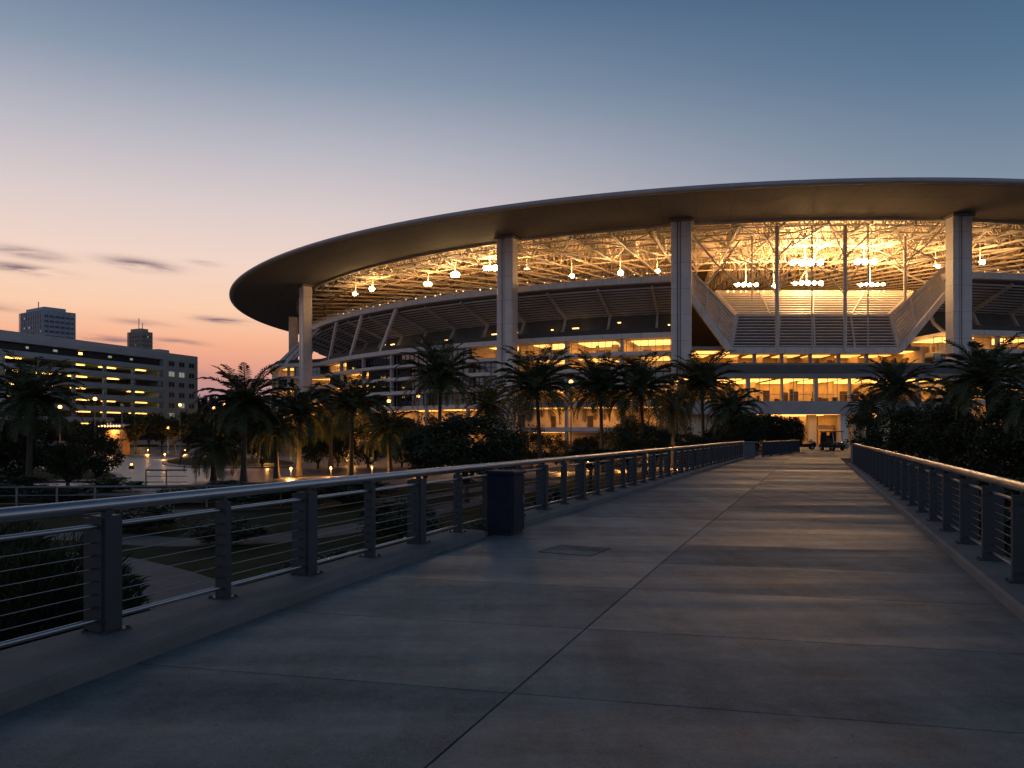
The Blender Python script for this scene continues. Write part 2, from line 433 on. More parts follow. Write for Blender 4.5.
# entrance court at deck level
pts = [B(91.0,3.2), B(92,-9), B(60,-12), B(47.6,-6), B(47.6,-2.42), B(91.0,-2.42)]
mb = MB(); court = [(22,112.2),(22,136),(67,136),(67,100),(52,78),B(70,-9)[:2],B(60,-4)[:2],B(60,-1.862)[:2],B(88.5,-1.862)[:2],B(89.0,5.6)[:2],(22,96)]
mb.loft([[(p[0],p[1],ZD-.5) for p in court],[(p[0],p[1],ZD-.006) for p in court]])
tag(mb.build('entrance_court', M['paving']), 'paved entrance court at the end of the footbridge', 'forecourt', kind='structure')
mb = MB(); q = [B(57,left_edge(57)+.45),B(89,4.3),B(89,2.6),B(57,3.4)]
mb.hexa([(p[0],p[1],ZD-.5) for p in reversed(q)]+[(p[0],p[1],ZD-.009) for p in reversed(q)])
mb.build('deck_edge', M['kerbstone'], deck)

# ------------------------------------------------------------------ railings
def railing(label, lat_f, ds_posts, d0, d1, wide, out):
    root = empty('railing', B(ds_posts[0], lat_f(ds_posts[0])), label, 'railing'); inv = Vector(root.location)
    def loc(p): return tuple(Vector(p)-inv)
    zt = 1.16
    # posts: two plates and a core, base plate
    def post(w_al, w_la):
        m = MB()
        def bx(a0,a1,l0,l1,z0,z1):
            o = []
            for z in (z0,z1):
                for a, l in ((a0,l0),(a1,l0),(a1,l1),(a0,l1)):
                    o.append((a*DX-l*DY, a*DY+l*DX, z))
            m.hexa([o[i] for i in (3,2,1,0,7,6,5,4)])
        bx(-w_al/2, w_al/2, -w_la/2, w_la/2, .13, zt-.085)
        if wide(0) is not None and w_al > .11:
            bx(-w_al/2-.018, -w_al/2-.001, -w_la/2+.03, w_la/2+.05, .131, zt-.10)
        bx(-w_al/2-.05, w_al/2+.05, -w_la/2-.05, w_la/2+.05, .128, .142)
        bx(-.03, .03, -.03, .03, zt-.086, zt-.03)
        for sa in (-1,1):
            for sl in (-1,1): 
                a_, l_ = sa*(w_al/2+.03), sl*(w_la/2+.03); bx(a_-.012, a_+.012, l_-.012, l_+.012, .1421, .158)
        for k in range(6):
            for sa in (-1,1):
                p0 = Vector((sa*w_al/2*DX, sa*w_al/2*DY, .34+k*.105)); m.tube([p0, p0+Vector((DX,DY,0))*(sa*.075)], .009, 6)
        return m
    meshes = {}
    for i, dd in enumerate(ds_posts):
        k = wide(i)
        p = loc(B(dd, lat_f(dd)))
        if k not in meshes:
            o = post(*k).build('post', M['dark_metal'], root); meshes[k] = o
        else: o = copy_part(meshes[k], root)
        o.location = p
    n = int((d1-d0)/1.0)
    def run(z, r, off=0, nn=8):
        m = MB(); pts = [loc(B(d0+(d1-d0)*i/n, lat_f(d0+(d1-d0)*i/n)+off, ZD+z)) for i in range(n+1)]
        m.tube(pts, r, nn); return m
    run(zt, .055, 0, 14).build('handrail', M['rail_metal'], root, True)
    run(zt-.165, .022, 0, 8).build('upper_rail', M['rail_metal'], root, True)
    run(.235, .022, 0, 8).build('lower_rail', M['rail_metal'], root, True)
    for k in range(6):
        run(.34+k*.105, .0045, 0, 5).build('cable', M['cable'], root, True)
    return root
lp = [2.17+1.39*i for i in range(40)]
railing('long steel cable railing along the left side of the footbridge', rail_line, lp, 0.2, 57.2,
        lambda i: (.165,.17) if i % 2 == 0 else (.075,.13), 1)
rp = [8.4+1.62*i for i in range(24)]
railing('steel cable railing with dark plate posts along the right side of the footbridge', lambda d: RIGHT-.33, rp, 4.0, 46.0,
        lambda i: (.09,.24), -1)
# far panel fence at the left end
def fence(label, pts, h, name='panel_fence'):
    root = empty(name, pts[0], label, 'fence'); o = Vector(pts[0])
    m = MB(); mp = MB()
    for a, b in zip(pts, pts[1:]):
        a, b = Vector(a)-o, Vector(b)-o; n = max(1, int((b-a).length/.14))
        for i in range(n+1):
            c = a+(b-a)*i/n; m.bar(c+Vector((0,0,.1)), c+Vector((0,0,h-.05)), .03)
        m.bar(a+Vector((0,0,.1)), b+Vector((0,0,.1)), .05)
        pr = MB(); pr.tube([a+Vector((0,0,h)), b+Vector((0,0,h))], .04, 8); pr.build('handrail', M['rail_metal'], root)
        pp_ = MB(); pp_.bar(a, a+Vector((0,0,h)), .12); pp_.build('post', M['dark_metal'], root)
    m.build('bar_panel', M['dark_metal'], root)
    return root
fence('short barred fence curving across the far end of the footbridge', [B(60.5,3.3),B(64,2.9),B(68,2.3),B(72,1.7),B(76,1.0)], 1.1)
fence('short far stretch of barred fence left of the court under the bushes', [B(59.2,5.0),B(59.6,3.6)], 1.1)
rt = empty('gate_pillar', B(58.6,4.15), 'pale square gate pillar at the left end of the cable railing', 'pillar')
mb = MB(); mb.cbox(-.4,.4,-.22,.22,-.1,1.02,.03); mb.build('shaft', M['kerbstone'], rt)
mb = MB(); mb.cbox(-.45,.45,-.27,.27,1.022,1.10,.03); mb.build('cap', M['kerbstone'], rt)
rt = empty('gate_pillar', B(46.9,-2.2), 'low pale pillar at the far end of the right railing', 'pillar')
mb = MB(); mb.cbox(-.16,.16,-.16,.16,-.1,1.12,.02); mb.build('shaft', M['kerbstone'], rt)
mb = MB(); mb.cbox(-.2,.2,-.2,.2,1.122,1.18,.02); mb.build('cap', M['dark_metal'], rt)
fence('far barred fence right of the court below the dark trees', [B(49,-2.5),B(53,-2.9),B(57,-3.2)], 1.1)

# navy bin in the kerb gap
rt = empty('litter_bin', B(12.95,4.99), 'dark navy metal litter bin set in the gap of the left kerb', 'litter bin', rz=-TH)
mb = MB(); mb.cbox(-.25,.25,-.31,.31,.06,1.04,.03); mb.build('body', M['navy'], rt)
mb = MB(); mb.cbox(-.27,.27,-.33,.33,1.043,1.10,.02); mb.build('lid', M['navy'], rt)
mb = MB(); mb.box(.2505,.258,-.26,.26,.2,.98); mb.build('door', M['navy'], rt)
mb = MB(); mb.box(-.22,.22,-.28,.28,-.03,.058); mb.build('plinth', M['black'], rt)
mb = MB(); mb.box(.2585,.275,.17,.21,.52,.66); mb.build('handle', M['pole'], rt)
# flush hatch in the deck
rt = empty('access_hatch', B(11.45,3.30,ZD), 'flush square access hatch in the deck near the bin', 'hatch', rz=-TH+R(-7))
mb = MB()
for x0,x1,y0,y1 in ((-.42,.42,-.42,-.40),(-.42,.42,.40,.42),(-.42,-.40,-.399,.399),(.40,.42,-.399,.399)): mb.box(x0,x1,y0,y1,-.01,.004)
mb.build('frame', M['joint'], rt)
mb = MB(); mb.box(-.398,.398,-.398,.398,-.01,.003); mb.build('cover', M['deck'], rt)

# lower guard railing on the garden path, left
def guard(label, pts, h):
    root = empty('guard_railing', pts[0], label, 'railing'); o = Vector(pts[0])
    first = None
    for a, b in zip(pts, pts[1:]):
        a, b = Vector(a)-o, Vector(b)-o; n = max(1, round((b-a).length/2.0))
        for zz, r in ((h,.06),(h*.62,.03),(h*.25,.03)):
            m = MB(); m.tube([a+Vector((0,0,zz)), b+Vector((0,0,zz))], r, 8); m.build('rail', M['pole'], root, True)
        for i in range(n):
            if first is None:
                m = MB(); m.box(-.04,.04,-.04,.04,-.05,h-.04); first = m.build('post', M['pole'], root); c = first
            else: c = copy_part(first, root)
            c.location = a+(b-a)*i/n
    return root
guard('pale metal guard railing crossing the lawn below the bridge at left', [(-34,41,0),(-24,42,0),(-14.5,43,0),(-7,45,0)], 1.15)
guard('low barrier along the road edge beside the leaning palm', [G(146,486),G(187,486)], 1.2)

# ------------------------------------------------------------------ STADIUM
SC = (58.0, 249.0)
st = empty('stadium', (SC[0],SC[1],0), 'huge round stadium with overhanging disc roof lit golden inside', 'stadium')
def pol(t, rho, h): return (-rho*math.sin(R(t)), -rho*math.cos(R(t)), h+E)
def sweep(m, prof, ts, add=lambda t: 0, closed=False):
    rr = [[pol(t, rho+add(t), h) for rho, h in prof] for t in ts]
    m.loft(rr+([rr[0]] if closed else []), cap=not closed)
def frange(a, b, step):
    n = max(1, int(abs(b-a)/step+.5)); return [a+(b-a)*i/n for i in range(n+1)]
full = frange(-180, 180, 1.5)[:-1]
# roof
mb = MB(); sweep(mb, [(137.0,34.95),(137.6,34.98),(138.0,35.2),(138.0,35.45),(137.5,35.8),(136.8,36.0),(121.0,38.6),(80,41.0),(42,42.4),(6,43),(6,42.4),(42,41.9),(80,40.4),(121.0,38.1),(121.0,38.0),(136.5,35.6)], full, closed=True)
roof = mb.build('roof', M['roof_top'], st, True)
mb = MB(); sweep(mb, [(137.0,34.9),(129,34.75),(121.6,34.55),(121.2,34.7),(121.2,36.2),(121.8,36.2),(136.9,35.25)], full, closed=True)
mb.build('soffit', M['cladding'], roof)
mb = MB(); sweep(mb, [(121.1,37.6),(80,39.9),(40.2,41.3),(6.2,41.9),(6.2,42.1),(40.2,41.6),(80,40.2),(121.1,37.9)], full, closed=True)
mb.build('ceiling', M['ceiling'], roof)
mb = MB(); sweep(mb, [(121.15,34.2),(121.15,34.75),(120.75,34.75),(120.75,34.2)], full, closed=True)
mb.build('edge_beam', M['steel'], roof)
# radial trusses
def radial_truss():
    m = MB(); n = 30; r0, r1 = 120.6, 26
    bot = lambda r: 33.9 + (120.6-r)*.045; top = lambda r: 37.2+(120.6-r)*.055
    prev = None
    for i in range(n+1):
        r = r0+(r1-r0)*i/n
        a, b = pol(0,r,bot(r)), pol(0,r,top(r))
        m.bar(a, b, .16)
        if prev:
            m.bar(prev[0], a, .34); m.bar(prev[1], b, .30)
            m.bar(prev[0] if i % 2 else prev[1], b if i % 2 else a, .20)
        prev = (a, b)
    return m
t0 = radial_truss().build('radial_truss', M['steel'], roof)
tts = [-47+3.35*i for i in range(44)]
for k, t in enumerate(tts):
    c = t0 if k == 0 else copy_part(t0, roof); c.rotation_euler = (0,0,-R(t))
# ring trusses (Warren, between neighbours) and curved branch struts
for r in (118.8, 113.5, 108, 101, 93, 84, 74):
    m = MB(); bot = 33.9+(120.6-r)*.045; top = 37.2+(120.6-r)*.055
    for t, u in zip(tts, tts[1:]):
        a, b, c, d = pol(t,r,bot), pol(u,r,bot), pol(t,r,top), pol(u,r,top); mid = pol((t+u)/2, r, top)
        m.bar(a,b,.22); m.bar(c,d,.2); m.bar(a,mid,.16); m.bar(mid,b,.16)
    m.build('ring_truss', M['steel'], roof)
for r in frange(119.5, 30, 3.1):
    m = MB(); top = 37.35+(120.6-r)*.055
    sweep(m, [(r,top),(r,top-.35),(r-.22,top-.35),(r-.22,top)], frange(-47,99,2.2))
    m.build('purlin', M['steel'], roof)
# wind bracing in plan between the bottom chords
m = MB()
for k, (t, u) in enumerate(zip(tts, tts[1:])):
    rs = (120,108,95,80)
    for j in range(3):
        a, b = (t,u) if (k+j) % 2 else (u,t)
        m.bar(pol(a,rs[j],33.95+(120.6-rs[j])*.045), pol(b,rs[j+1],33.95+(120.6-rs[j+1])*.045), .24)
m.build('wind_bracing', M['steel'], roof)

# columns
CT = [83.5, 59.6, 28.5, 14.3, -6.0, -33.5]
def column_meshes():
    m = MB(); rho = 123.3
    y0, y1 = -rho-1.15, -rho+1.15
    def rb(x0,x1,ya,yb,b=.22):
        ring = [(x0+b,ya),(x1-b,ya),(x1,ya+b),(x1,yb-b),(x1-b,yb),(x0+b,yb),(x0,yb-b),(x0,ya+b)]
        m.loft([[(x,y,-.2) for x,y in ring],[(x,y,38.62) for x,y in ring]])
    rb(-1.6,-.62,y0,y1); rb(-.08,1.6,y0,y1); rb(-.49,-.21,y0+.25,y1-.25,.08)
    g_ = MB(); g_.box(-.66,-.04,y0+.75,y1-.75,-.1,38.55)
    return m, g_
cm, gm = column_meshes()
c0 = cm.build('column', M['column'], st); g0 = gm.build('groove', M['groove'], c0)
cap = MB(); cap.box(-1.9,1.9,-124.7,-121.7,38.1,38.55)
k0 = cap.build('capital', M['cladding'], c0)
for i, t in enumerate(CT):
    if i == 0: c0.rotation_euler = (0,0,-R(t))
    else:
        c = c0.copy(); COL.objects.link(c); c.parent = st; c.rotation_euler = (0,0,-R(t))
        for ch in (g0, k0): copy_part(ch, c)

# floor slabs
def sst(a, b, x):
    x = max(0, min(1, (x-a)/(b-a))); return x*x*(3-2*x)
def bulge(t): return 8.5*sst(61.0,66,t)*(1-sst(82,99,t)) if t > 60 else 0
LEV = [17.0, 13.9, 11.25, 8.5, 5.4, 1.0]
THK = [.85, .60, .62, .70, .7, .7]
NL, NR = 13.9, -6.6          # angular ends of the notch
segs = [(NL+.6, 112), (-62, NR-.6)]
for lv, (h, tk) in enumerate(zip(LEV, THK)):
    for a, b in segs:
        m = MB(); sweep(m, [(119.3,h),(119.3,h-tk),(118.5,h-tk-.12),(106,h-tk-.12),(106,h)], frange(a,b,1.0), bulge)
        m.build('floor_slab', M['white'], st)
# bay boundaries
bays = frange(14.4, 28.9, 4.83)[:-1] + frange(28.9, 59.6, 5.12)[:-1] + frange(59.6, 83.5, 4.78)[:-1] + frange(83.5, 107, 5.9)
baysR = frange(-5.5, -33.5, 5.6)[:-1] + frange(-33.5, -56, 5.6)
litmap = {}
def room(t, u, lv, lit):
    """glazing, mullions and lamps of one bay"""
    h1 = LEV[lv]-THK[lv]-.12; h0 = LEV[lv+1]
    a, b = min(t,u)+.28, max(t,u)-.28
    rg = 117.6; ts = frange(a, b, 1.2)
    m = MB()
    for p, q in zip(ts, ts[1:]):
        m.face([pol(q,rg+bulge(q),h0), pol(p,rg+bulge(p),h0), pol(p,rg+bulge(p),h1), pol(q,rg+bulge(q),h1)])
    w = m.build('window', M['glass'] if lit else M['teal'], st)
    m = MB(); n = 7
    for i in range(n+1):
        p = a+(b-a)*i/n; r = rg+bulge(p)+.06
        m.bar(pol(p,r,h0), pol(p,r,h1), .10)
    for hh in (h0+.06, h1-.06, h0+1.0):
        for p, q in zip(ts, ts[1:]): m.bar(pol(p,rg+bulge(p)+.06,hh), pol(q,rg+bulge(q)+.06,hh), .09)
    m.build('window_frame', M['steel'] if lit else M['dark_metal'], w)
    if lit:
        m = MB(); r_ = random.Random(int(t*100)+lv)
        f0 = r_.uniform(0,.25); f1 = r_.uniform(.65,1.0)
        ts2 = frange(a+(b-a)*f0, a+(b-a)*f1, 1.2)
        for off, wd in ((.9,3.4), (4.8,3.6)):
            m = MB(); sweep(m, [(rg-off,h1-.02),(rg-off,h1-.1),(rg-off-wd,h1-.1),(rg-off-wd,h1-.02)], ts2, bulge)
            m.build('ceiling_light', M['lamp'] if lit == 1 else M['lamp2'], w)
    # inside: one counter and one screen in each lit room
        for nm in ('counter', 'room_screen', 'room_screen'):
            p = r_.uniform(a+.6, b-.6); rr = r_.uniform(110, 115.5)+bulge(p); hh = r_.uniform(.9,1.3) if nm == 'counter' else (h1-h0)*r_.uniform(.7,.98)
            c = pol(p, rr, 0); m = MB(); m.obox((c[0],c[1]), r_.uniform(1.2,2.6) if nm == 'counter' else r_.uniform(.15,.7), .3, h0+E, h0+E+hh, -R(p))
            m.build(nm, M['furn'] if nm == 'counter' else M['conc'], w)
for lv in range(4):
    for lst, sgn in ((bays,1),(baysR,-1)):
        for i, (t, u) in enumerate(zip(lst, lst[1:])):
            tm = (t+u)/2; lit = 0
            if sgn > 0:
                if tm < 29: lit = 2 if lv == 0 else (1 if lv == 1 else (0 if lv == 2 else 1))
                elif tm < 36: lit = 2 if lv == 0 else 0
                elif tm < 48: lit = 0
                elif tm < 51.5: lit = 1 if lv == 1 else 0
                else: lit = 1 if (i*7+lv*3) % 5 < 3 else 0
            else: lit = 2 if lv == 0 else (1 if lv == 3 else 0)
            room(t, u, lv, lit)
    for a, b in segs:
        h1 = LEV[lv]-THK[lv]-.12; h0 = LEV[lv+1]
        m = MB(); sweep(m, [(107.6,h0),(107.6,h1),(107.2,h1),(107.2,h0)], frange(a,b,1.5), bulge)
        lst = bays if a > 0 else baysR
        for t in lst[1:-1]:
            m.bar(pol(t,117.3+bulge(t),(h0+h1)/2), pol(t,107.7+bulge(t),(h0+h1)/2), .2, h1-h0)
        m.build('interior_wall', M['room'], st)
# pillars in front of the glazing
pm = MB(); pm.box(-.24,.24,-118.9,-118.2,-.1,E+16.1); p0 = pm.build('pillar', M['podium'], st)
first = True
for t in [x for x in bays[1:-1]+baysR[1:-1]]:
    if any(abs(t-c) < 1 for c in CT): continue
    if first: c = p0; first = False
    else: c = copy_part(p0, st)
    c.rotation_euler = (0,0,-R(t)); b_ = bulge(t)
    c.location = (-b_*math.sin(R(t)), -b_*math.cos(R(t)), 0)
# ground level arcade: two storeys
for lv, (h1, h0) in enumerate(((4.55,1.0),(.15,-4.0))):
    for a, b in segs:
        m = MB(); sweep(m, [(112.0,h0),(112.0,h1),(111.5,h1),(111.5,h0)], frange(a,b,1.5), bulge)
        m.build('arcade_wall', M['room'], st)
        lst = bays if a > 0 else baysR
        for k, (t, u) in enumerate(zip(lst, lst[1:])):
            lo, hi = min(t,u), max(t,u)
            if (k*5+lv*2) % 4 == 3: continue
            m = MB(); sweep(m, [(116.4,h1-.02),(116.4,h1-.12),(113.0,h1-.12),(113.0,h1-.02)], frange(lo+.8,hi-1.2,1.5), bulge)
            m.build('ceiling_light', M['lamp'], st)
        for t in frange(a+1, min(b-1,60) if b > 0 else b-1, 3.6):
            m = MB(); c = pol(t,112.0+bulge(t),0); m.obox((c[0],c[1]), rnd.uniform(.4,1.2), .25, h0+E, h0+E+rnd.uniform(1.6,2.6), -R(t))
            m.build('door', M['furn'], st)

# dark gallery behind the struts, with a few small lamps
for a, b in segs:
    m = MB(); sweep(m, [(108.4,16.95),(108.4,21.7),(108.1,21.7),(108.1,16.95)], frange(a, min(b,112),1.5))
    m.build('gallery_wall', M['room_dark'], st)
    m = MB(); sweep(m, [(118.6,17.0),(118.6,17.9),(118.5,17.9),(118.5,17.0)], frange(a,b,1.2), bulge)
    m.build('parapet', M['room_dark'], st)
for k in range(22):
    t = rnd.uniform(15, 52) if k < 17 else rnd.uniform(-28,-7)
    h = rnd.uniform(18.4, 20.3); r = rnd.uniform(108.8,111)
    c = pol(t,r,h); m = MB(); m.obox((c[0],c[1]), rnd.uniform(.15,.7), .12, c[2]-.08, c[2]+.08, -R(t))
    m.build('gallery_lamp', M['speck'], st)

# seating bowl: stepped seats, rim, underside
def bowl_profile():
    prof = [(118.4,26.4),(118.9,25.9),(118.4,25.4),(108,21.9),(104.8,16.9),(84,6.2),(70,2.0),(64,1.2),(64,2.0)]
    r, h = 64, 2.0; steps = []
    n = 40; r1, h1 = 117.2, 26.4
    for i in range(n):
        ra = 64+(r1-64)*(i/n); rb = 64+(r1-64)*((i+1)/n); hb = 2.0+(h1-2.0)*((i+1)/n)**1.15
        ha = 2.0+(h1-2.0)*(i/n)**1.15
        steps += [(ra,hb if i else 2.6),(rb,hb)]
    return prof+steps
bp = bowl_profile()
for a, b in ((NL,180+NR-.0),(-180+NL+.0-13.7+13.7-4.7+4.7,NR)):
    pass
m = MB(); sweep(m, bp, frange(NL, 360+NR, 2.0))
bowl = m.build('seating_bowl', M['seat'], st)
for a, b in ((NL,112),(-62,NR)):
    m = MB()
    for i in range(11):
        r = 117.6-i*.92; h = 25.4-(118.4-r)*.3365-.08
        sweep(m, [(r,h),(r,h-.32),(r-.16,h-.32),(r-.16,h)], frange(a+.1,b-.1,2.0))
    m.build('underside_ribs', M['rib'], bowl)
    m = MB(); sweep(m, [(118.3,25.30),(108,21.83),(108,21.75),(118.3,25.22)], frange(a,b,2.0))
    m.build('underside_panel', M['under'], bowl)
    m = MB(); sweep(m, [(119.25,26.55),(119.25,25.5),(118.45,25.5),(118.45,26.55)], frange(a,b,1.0))
    m.build('rim_band', M['white'], bowl)
    m = MB()
    for t in frange(a, b, .55): m.bar(pol(t,118.8,26.5), pol(t,118.8,27.5), .06)
    for hh in (27.0,27.5):
        ts = frange(a,b,1.1)
        for p, q in zip(ts, ts[1:]): m.bar(pol(p,118.8,hh), pol(q,118.8,hh), .07)
    m.build('rim_railing', M['steel'], bowl)
# rakers and outward struts
for t in frange(16.8, 108, 4.6)+frange(-8.2,-58,4.6):
    m = MB(); b_ = bulge(t)
    m.bar(pol(t,118.2,24.9), pol(t,109.3,21.6), .36, .6)
    m.bar(pol(t,109.4,21.7), pol(t,110.8+b_*.4,19.2), .34,.5); m.bar(pol(t,110.8+b_*.4,19.2), pol(t,114.0+b_*.8,16.9), .34,.5)
    m.build('raker', M['podium'], st)
for t in frange(45, 88, 6.2):
    m = MB(); b_ = bulge(t); b2 = bulge(t+1.3); m.bar(pol(t-1.5,118.6,25.6), pol(t+1.3,118.4+b2,17.0), .5,.7); m.build('outer_strut', M['white'], st)

# NOTCH with louvred screens (stadium-local coordinates from world points)
def S(p): return (p[0]-SC[0], p[1]-SC[1], p[2])
def louver(A, Bq, C, D, n, bw, back, vert, bmat='lou_back', name='louvre_screen', off=.35, flip=1):
    """quad A (bottom left) B (bottom right) C (top right) D (top left)"""
    A, Bq, C, D = [Vector(S(x)) for x in (A,Bq,C,D)]
    nrm = (Bq-A).cross(D-A).normalized()*flip
    m = MB()
    for i in range(n+1):
        f = i/n; m.bar(A.lerp(D,f), Bq.lerp(C,f), bw, bw*.9, up=nrm)
    scr = m.build(name, M['louver'], st)
    m = MB()
    for p, q in ((A,Bq),(D,C),(A,D),(Bq,C)): m.bar(p, q, .5, .5, up=nrm)
    for f in vert: m.bar(A.lerp(Bq,f)+nrm*.18, D.lerp(C,f)+nrm*.18, .26)
    m.build('screen_frame', M['louver'], scr)
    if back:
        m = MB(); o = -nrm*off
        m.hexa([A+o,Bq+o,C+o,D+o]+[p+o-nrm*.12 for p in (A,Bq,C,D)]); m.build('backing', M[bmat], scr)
    return scr
LB, RB_ = P(731,349,131.5), P(898,349,131.5)
LT, RT = P(737,316,134), P(890,316,134)
louver(LB, RB_, RT, LT, 11, .22, True, (.28,.5,.74), off=.3)
UL, UR = P(716,292,152), P(912,292,152)
louver((LT[0]+.1,LT[1]+.5,LT[2]+.2), (RT[0]-.1,RT[1]+.5,RT[2]+.2), UR, UL, 10, .30, True, (.22,.5,.76), 'louver', off=.3)  # pale backing puts the floodlight glow into this upper screen's colour
a_, b_, c_, d_ = P(692,297,131.8), LB, LT, P(692,273,134.5)
louver(a_, (b_[0]-.3,b_[1],b_[2]), (c_[0]-.4,c_[1],c_[2]), d_, 9, .32, False, (.35,.7))
a_, b_, c_, d_ = P(945,292,131.0), RB_, RT, P(945,268,133.5)
louver((b_[0]+.3,b_[1],b_[2]), a_, d_, (c_[0]+.4,c_[1],c_[2]), 9, .32, False, (.35,.7))
m = MB(); m.bar(S(P(691,298,131.2)), S(P(730,351,131.0)), 1.0, .9); m.bar(S(P(730,351,131.0)), S(P(899,351,131.0)), .8, .9); m.bar(S(P(899,351,131.0)), S(P(946,294,130.6)), 1.0,.9)
m.build('edge_girder', M['white'], st)
# masts with branching arms
for x, wd, yb in ((777,.62,352),(845,.62,352),(812,.26,349),(905,.52,300),(752,.30,300),(868,.24,349)):
    m = MB(); F = 130.6 if yb > 340 else 140
    b0, t_ = S(P(x,yb,F)), S(P(x,226 if yb > 340 else 236,F)); m.tube([b0,t_], wd/2, 10)
    if wd > .5:
        tv = Vector(t_)
        for f, dx, dy, dz in ((.45,-4,3,5.2),(.45,4,3,5.2),(.62,-5.5,8,3.8),(.62,5.5,8,3.8),(.75,-3,-3,2.5),(.75,3,-3,2.5)):
            p = Vector(b0).lerp(tv, f); m.tube([p, p+Vector((dx*.45,dy*.45,dz*.6)), p+Vector((dx,dy,dz+.8))], [.13,.11,.08], 6)
    m.build('mast', M['steel'], st)
for x0,y0,x1,y1,F in ((693,236,738,284,132),(740,240,705,285,138),(945,225,905,262,132),(940,262,880,228,140),(700,230,760,262,146),(930,285,884,258,146),(822,240,800,280,150)):
    m = MB(); m.tube([S(P(x0,y0,F)), S(P((x0+x1)/2,(y0+y1)/2+3,F+1)), S(P(x1,y1,F+3))], .16, 6); m.build('diagonal_brace', M['steel'], st)
# recess behind the notch: lit gallery with return walls
def wbox(x0,x1,y0,y1,h0,h1,m): m.box(x0-SC[0],x1-SC[0],y0-SC[1],y1-SC[1],h0+E,h1+E)
XL, XR = 29.5, 67.5
m = MB(); wbox(XL,XR,132,149,13.75,14.35,m); wbox(XL-3,XR+3,125,149,10.4,10.95,m); m.build('floor_slab', M['conc'], st)
m = MB(); wbox(XL,XR,146,146.4,10.97,13.74,m); wbox(XL-.4,XL,131,146,10.97,14.3,m); wbox(XR,XR+.4,131,146,10.97,14.3,m)
for x in frange(XL+2,XR-2,4.1): wbox(x-.12,x+.12,141,145.9,10.97,13.74,m)
m.build('interior_wall', M['room'], st)
m = MB(); wbox(XL-3,XR+3,124.4,124.7,10.5,10.95,m); m.build('parapet', M['conc'], st)
m = MB(); wbox(XL-3,XR+3,121.5,124.3,9.0,10.42,m); m.build('shade_band', M['under'], st)  # dark box standing in for the shade of the terrace recess
for i, x in enumerate(frange(XL+1.5,XR-4.5,5.2)):
    m = MB(); wbox(x,x+4.3,133.5,137.3,13.62,13.72,m); m.build('ceiling_light', M['lamp2'], st); m = MB(); wbox(x,x+3.6,140,144.5,13.62,13.72,m); m.build('ceiling_light', M['lamp'], st)
for x in frange(XL+1,XR-1,2.1):
    m = MB(); y = 133+rnd.uniform(0,6); wbox(x,x+rnd.uniform(.2,1.0),y,y+.8,10.97,10.97+rnd.uniform(.6,1.9),m)
    m.build('counter', M['furn'], st)
for x in (39.8,44.3,49.0,53.7,58.3):
    m = MB(); wbox(x,x+.5,131.4,132.0,10.97,13.7,m); m.build('pillar', M['conc'], st)

# PODIUM with the entrance
F0 = 118.0; X0, X1 = 25.5, 66.5
m = MB(); wbox(X0,X1,F0,136,8.15,8.8,m); m.build('roof_slab', M['conc'], st)
m = MB(); wbox(X0,X1,F0-.5,F0+.4,2.75,4.72,m); m.build('entrance_beam', M['podium'], st)
m = MB(); wbox(X0,X1,F0+.4,136,2.9,4.5,m); m.build('floor_slab', M['conc'], st)
m = MB(); wbox(X0,X1,131,131.4,4.5,8.14,m)
for x in (31.2,38,44.5,50.2,56,61): wbox(x-.12,x+.12,124.5,130.9,4.5,8.14,m)
m.build('interior_wall', M['room'], st)
pil = [24.9+5.03*i+.1 for i in range(9)]
for i, x in enumerate(pil):
    m = MB(); wd = .26 if i % 2 == 0 else .12; wbox(x-wd,x+wd,F0+.05,F0+.75,4.722,8.148,m); m.build('pillar', M['podium'], st)
for i, (x, u) in enumerate(zip(pil, pil[1:])):
    m = MB(); q = [(x+.3,F0+.5,4.73),(u-.3,F0+.5,4.73),(u-.3,F0+.5,8.14),(x+.3,F0+.5,8.14)]
    m.face([(p[0]-SC[0],p[1]-SC[1],p[2]+E) for p in q]); w = m.build('window', M['glass'], st)
    m = MB(); n = 3
    for k in range(1,n): wbox(x+.3+(u-x-.6)*k/n-.04, x+.3+(u-x-.6)*k/n+.04, F0+.42,F0+.49,4.73,8.14,m)
    wbox(x+.3,u-.3,F0+.42,F0+.49,5.72,5.79,m); m.build('window_frame', M['steel'], w)
    for yy in (F0+1.6,F0+5.4,F0+9.4):
        m = MB(); wbox(x+.4,u-rnd.uniform(.4,1.2),yy,yy+3.1,8.05,8.14,m); m.build('ceiling_light', M['lamp2'], w)
    r_ = random.Random(i*31+5)
    for k in range(6):
        m = MB(); xx = r_.uniform(x+.5,u-.9); yy = r_.uniform(F0+1.5,F0+10); wbox(xx,xx+r_.uniform(.3,1.1),yy,yy+.6,4.5,4.5+r_.uniform(.7,2.2),m)
        m.build('counter' if k else 'room_screen', M['furn'], w)
# entrance hall
m = MB(); wbox(X0,X1,133,133.4,-1.75,2.9,m); wbox(X0,33.0,F0+2,F0+2.4,-1.75,2.88,m); wbox(51.2,X1,F0+2,F0+2.4,-1.75,2.88,m)
wbox(33.0,33.4,F0+2.41,132.9,-1.75,2.88,m); wbox(50.8,51.2,F0+2.41,132.9,-1.75,2.88,m)
m.build('entrance_wall', M['room'], st)
m = MB(); wbox(33.5,50.7,125.5,126.3,.55,1.25,m); m.build('mezzanine_beam', M['white'], st)
for x, y, w_ in ((49.3,F0+.1,.55),(46.6,123.5,.6),(38.6,123.5,.6),(34.2,F0+.1,.55)):
    m = MB(); wbox(x-w_,x+w_,y,y+1.1,-1.76,2.88 if y > 120 else 2.74,m); m.build('column', M['white'], st)
m = MB()
for x in frange(34.5,49.5,1.5): wbox(x-.06,x+.06,129,129.15,-1.75,2.85,m)
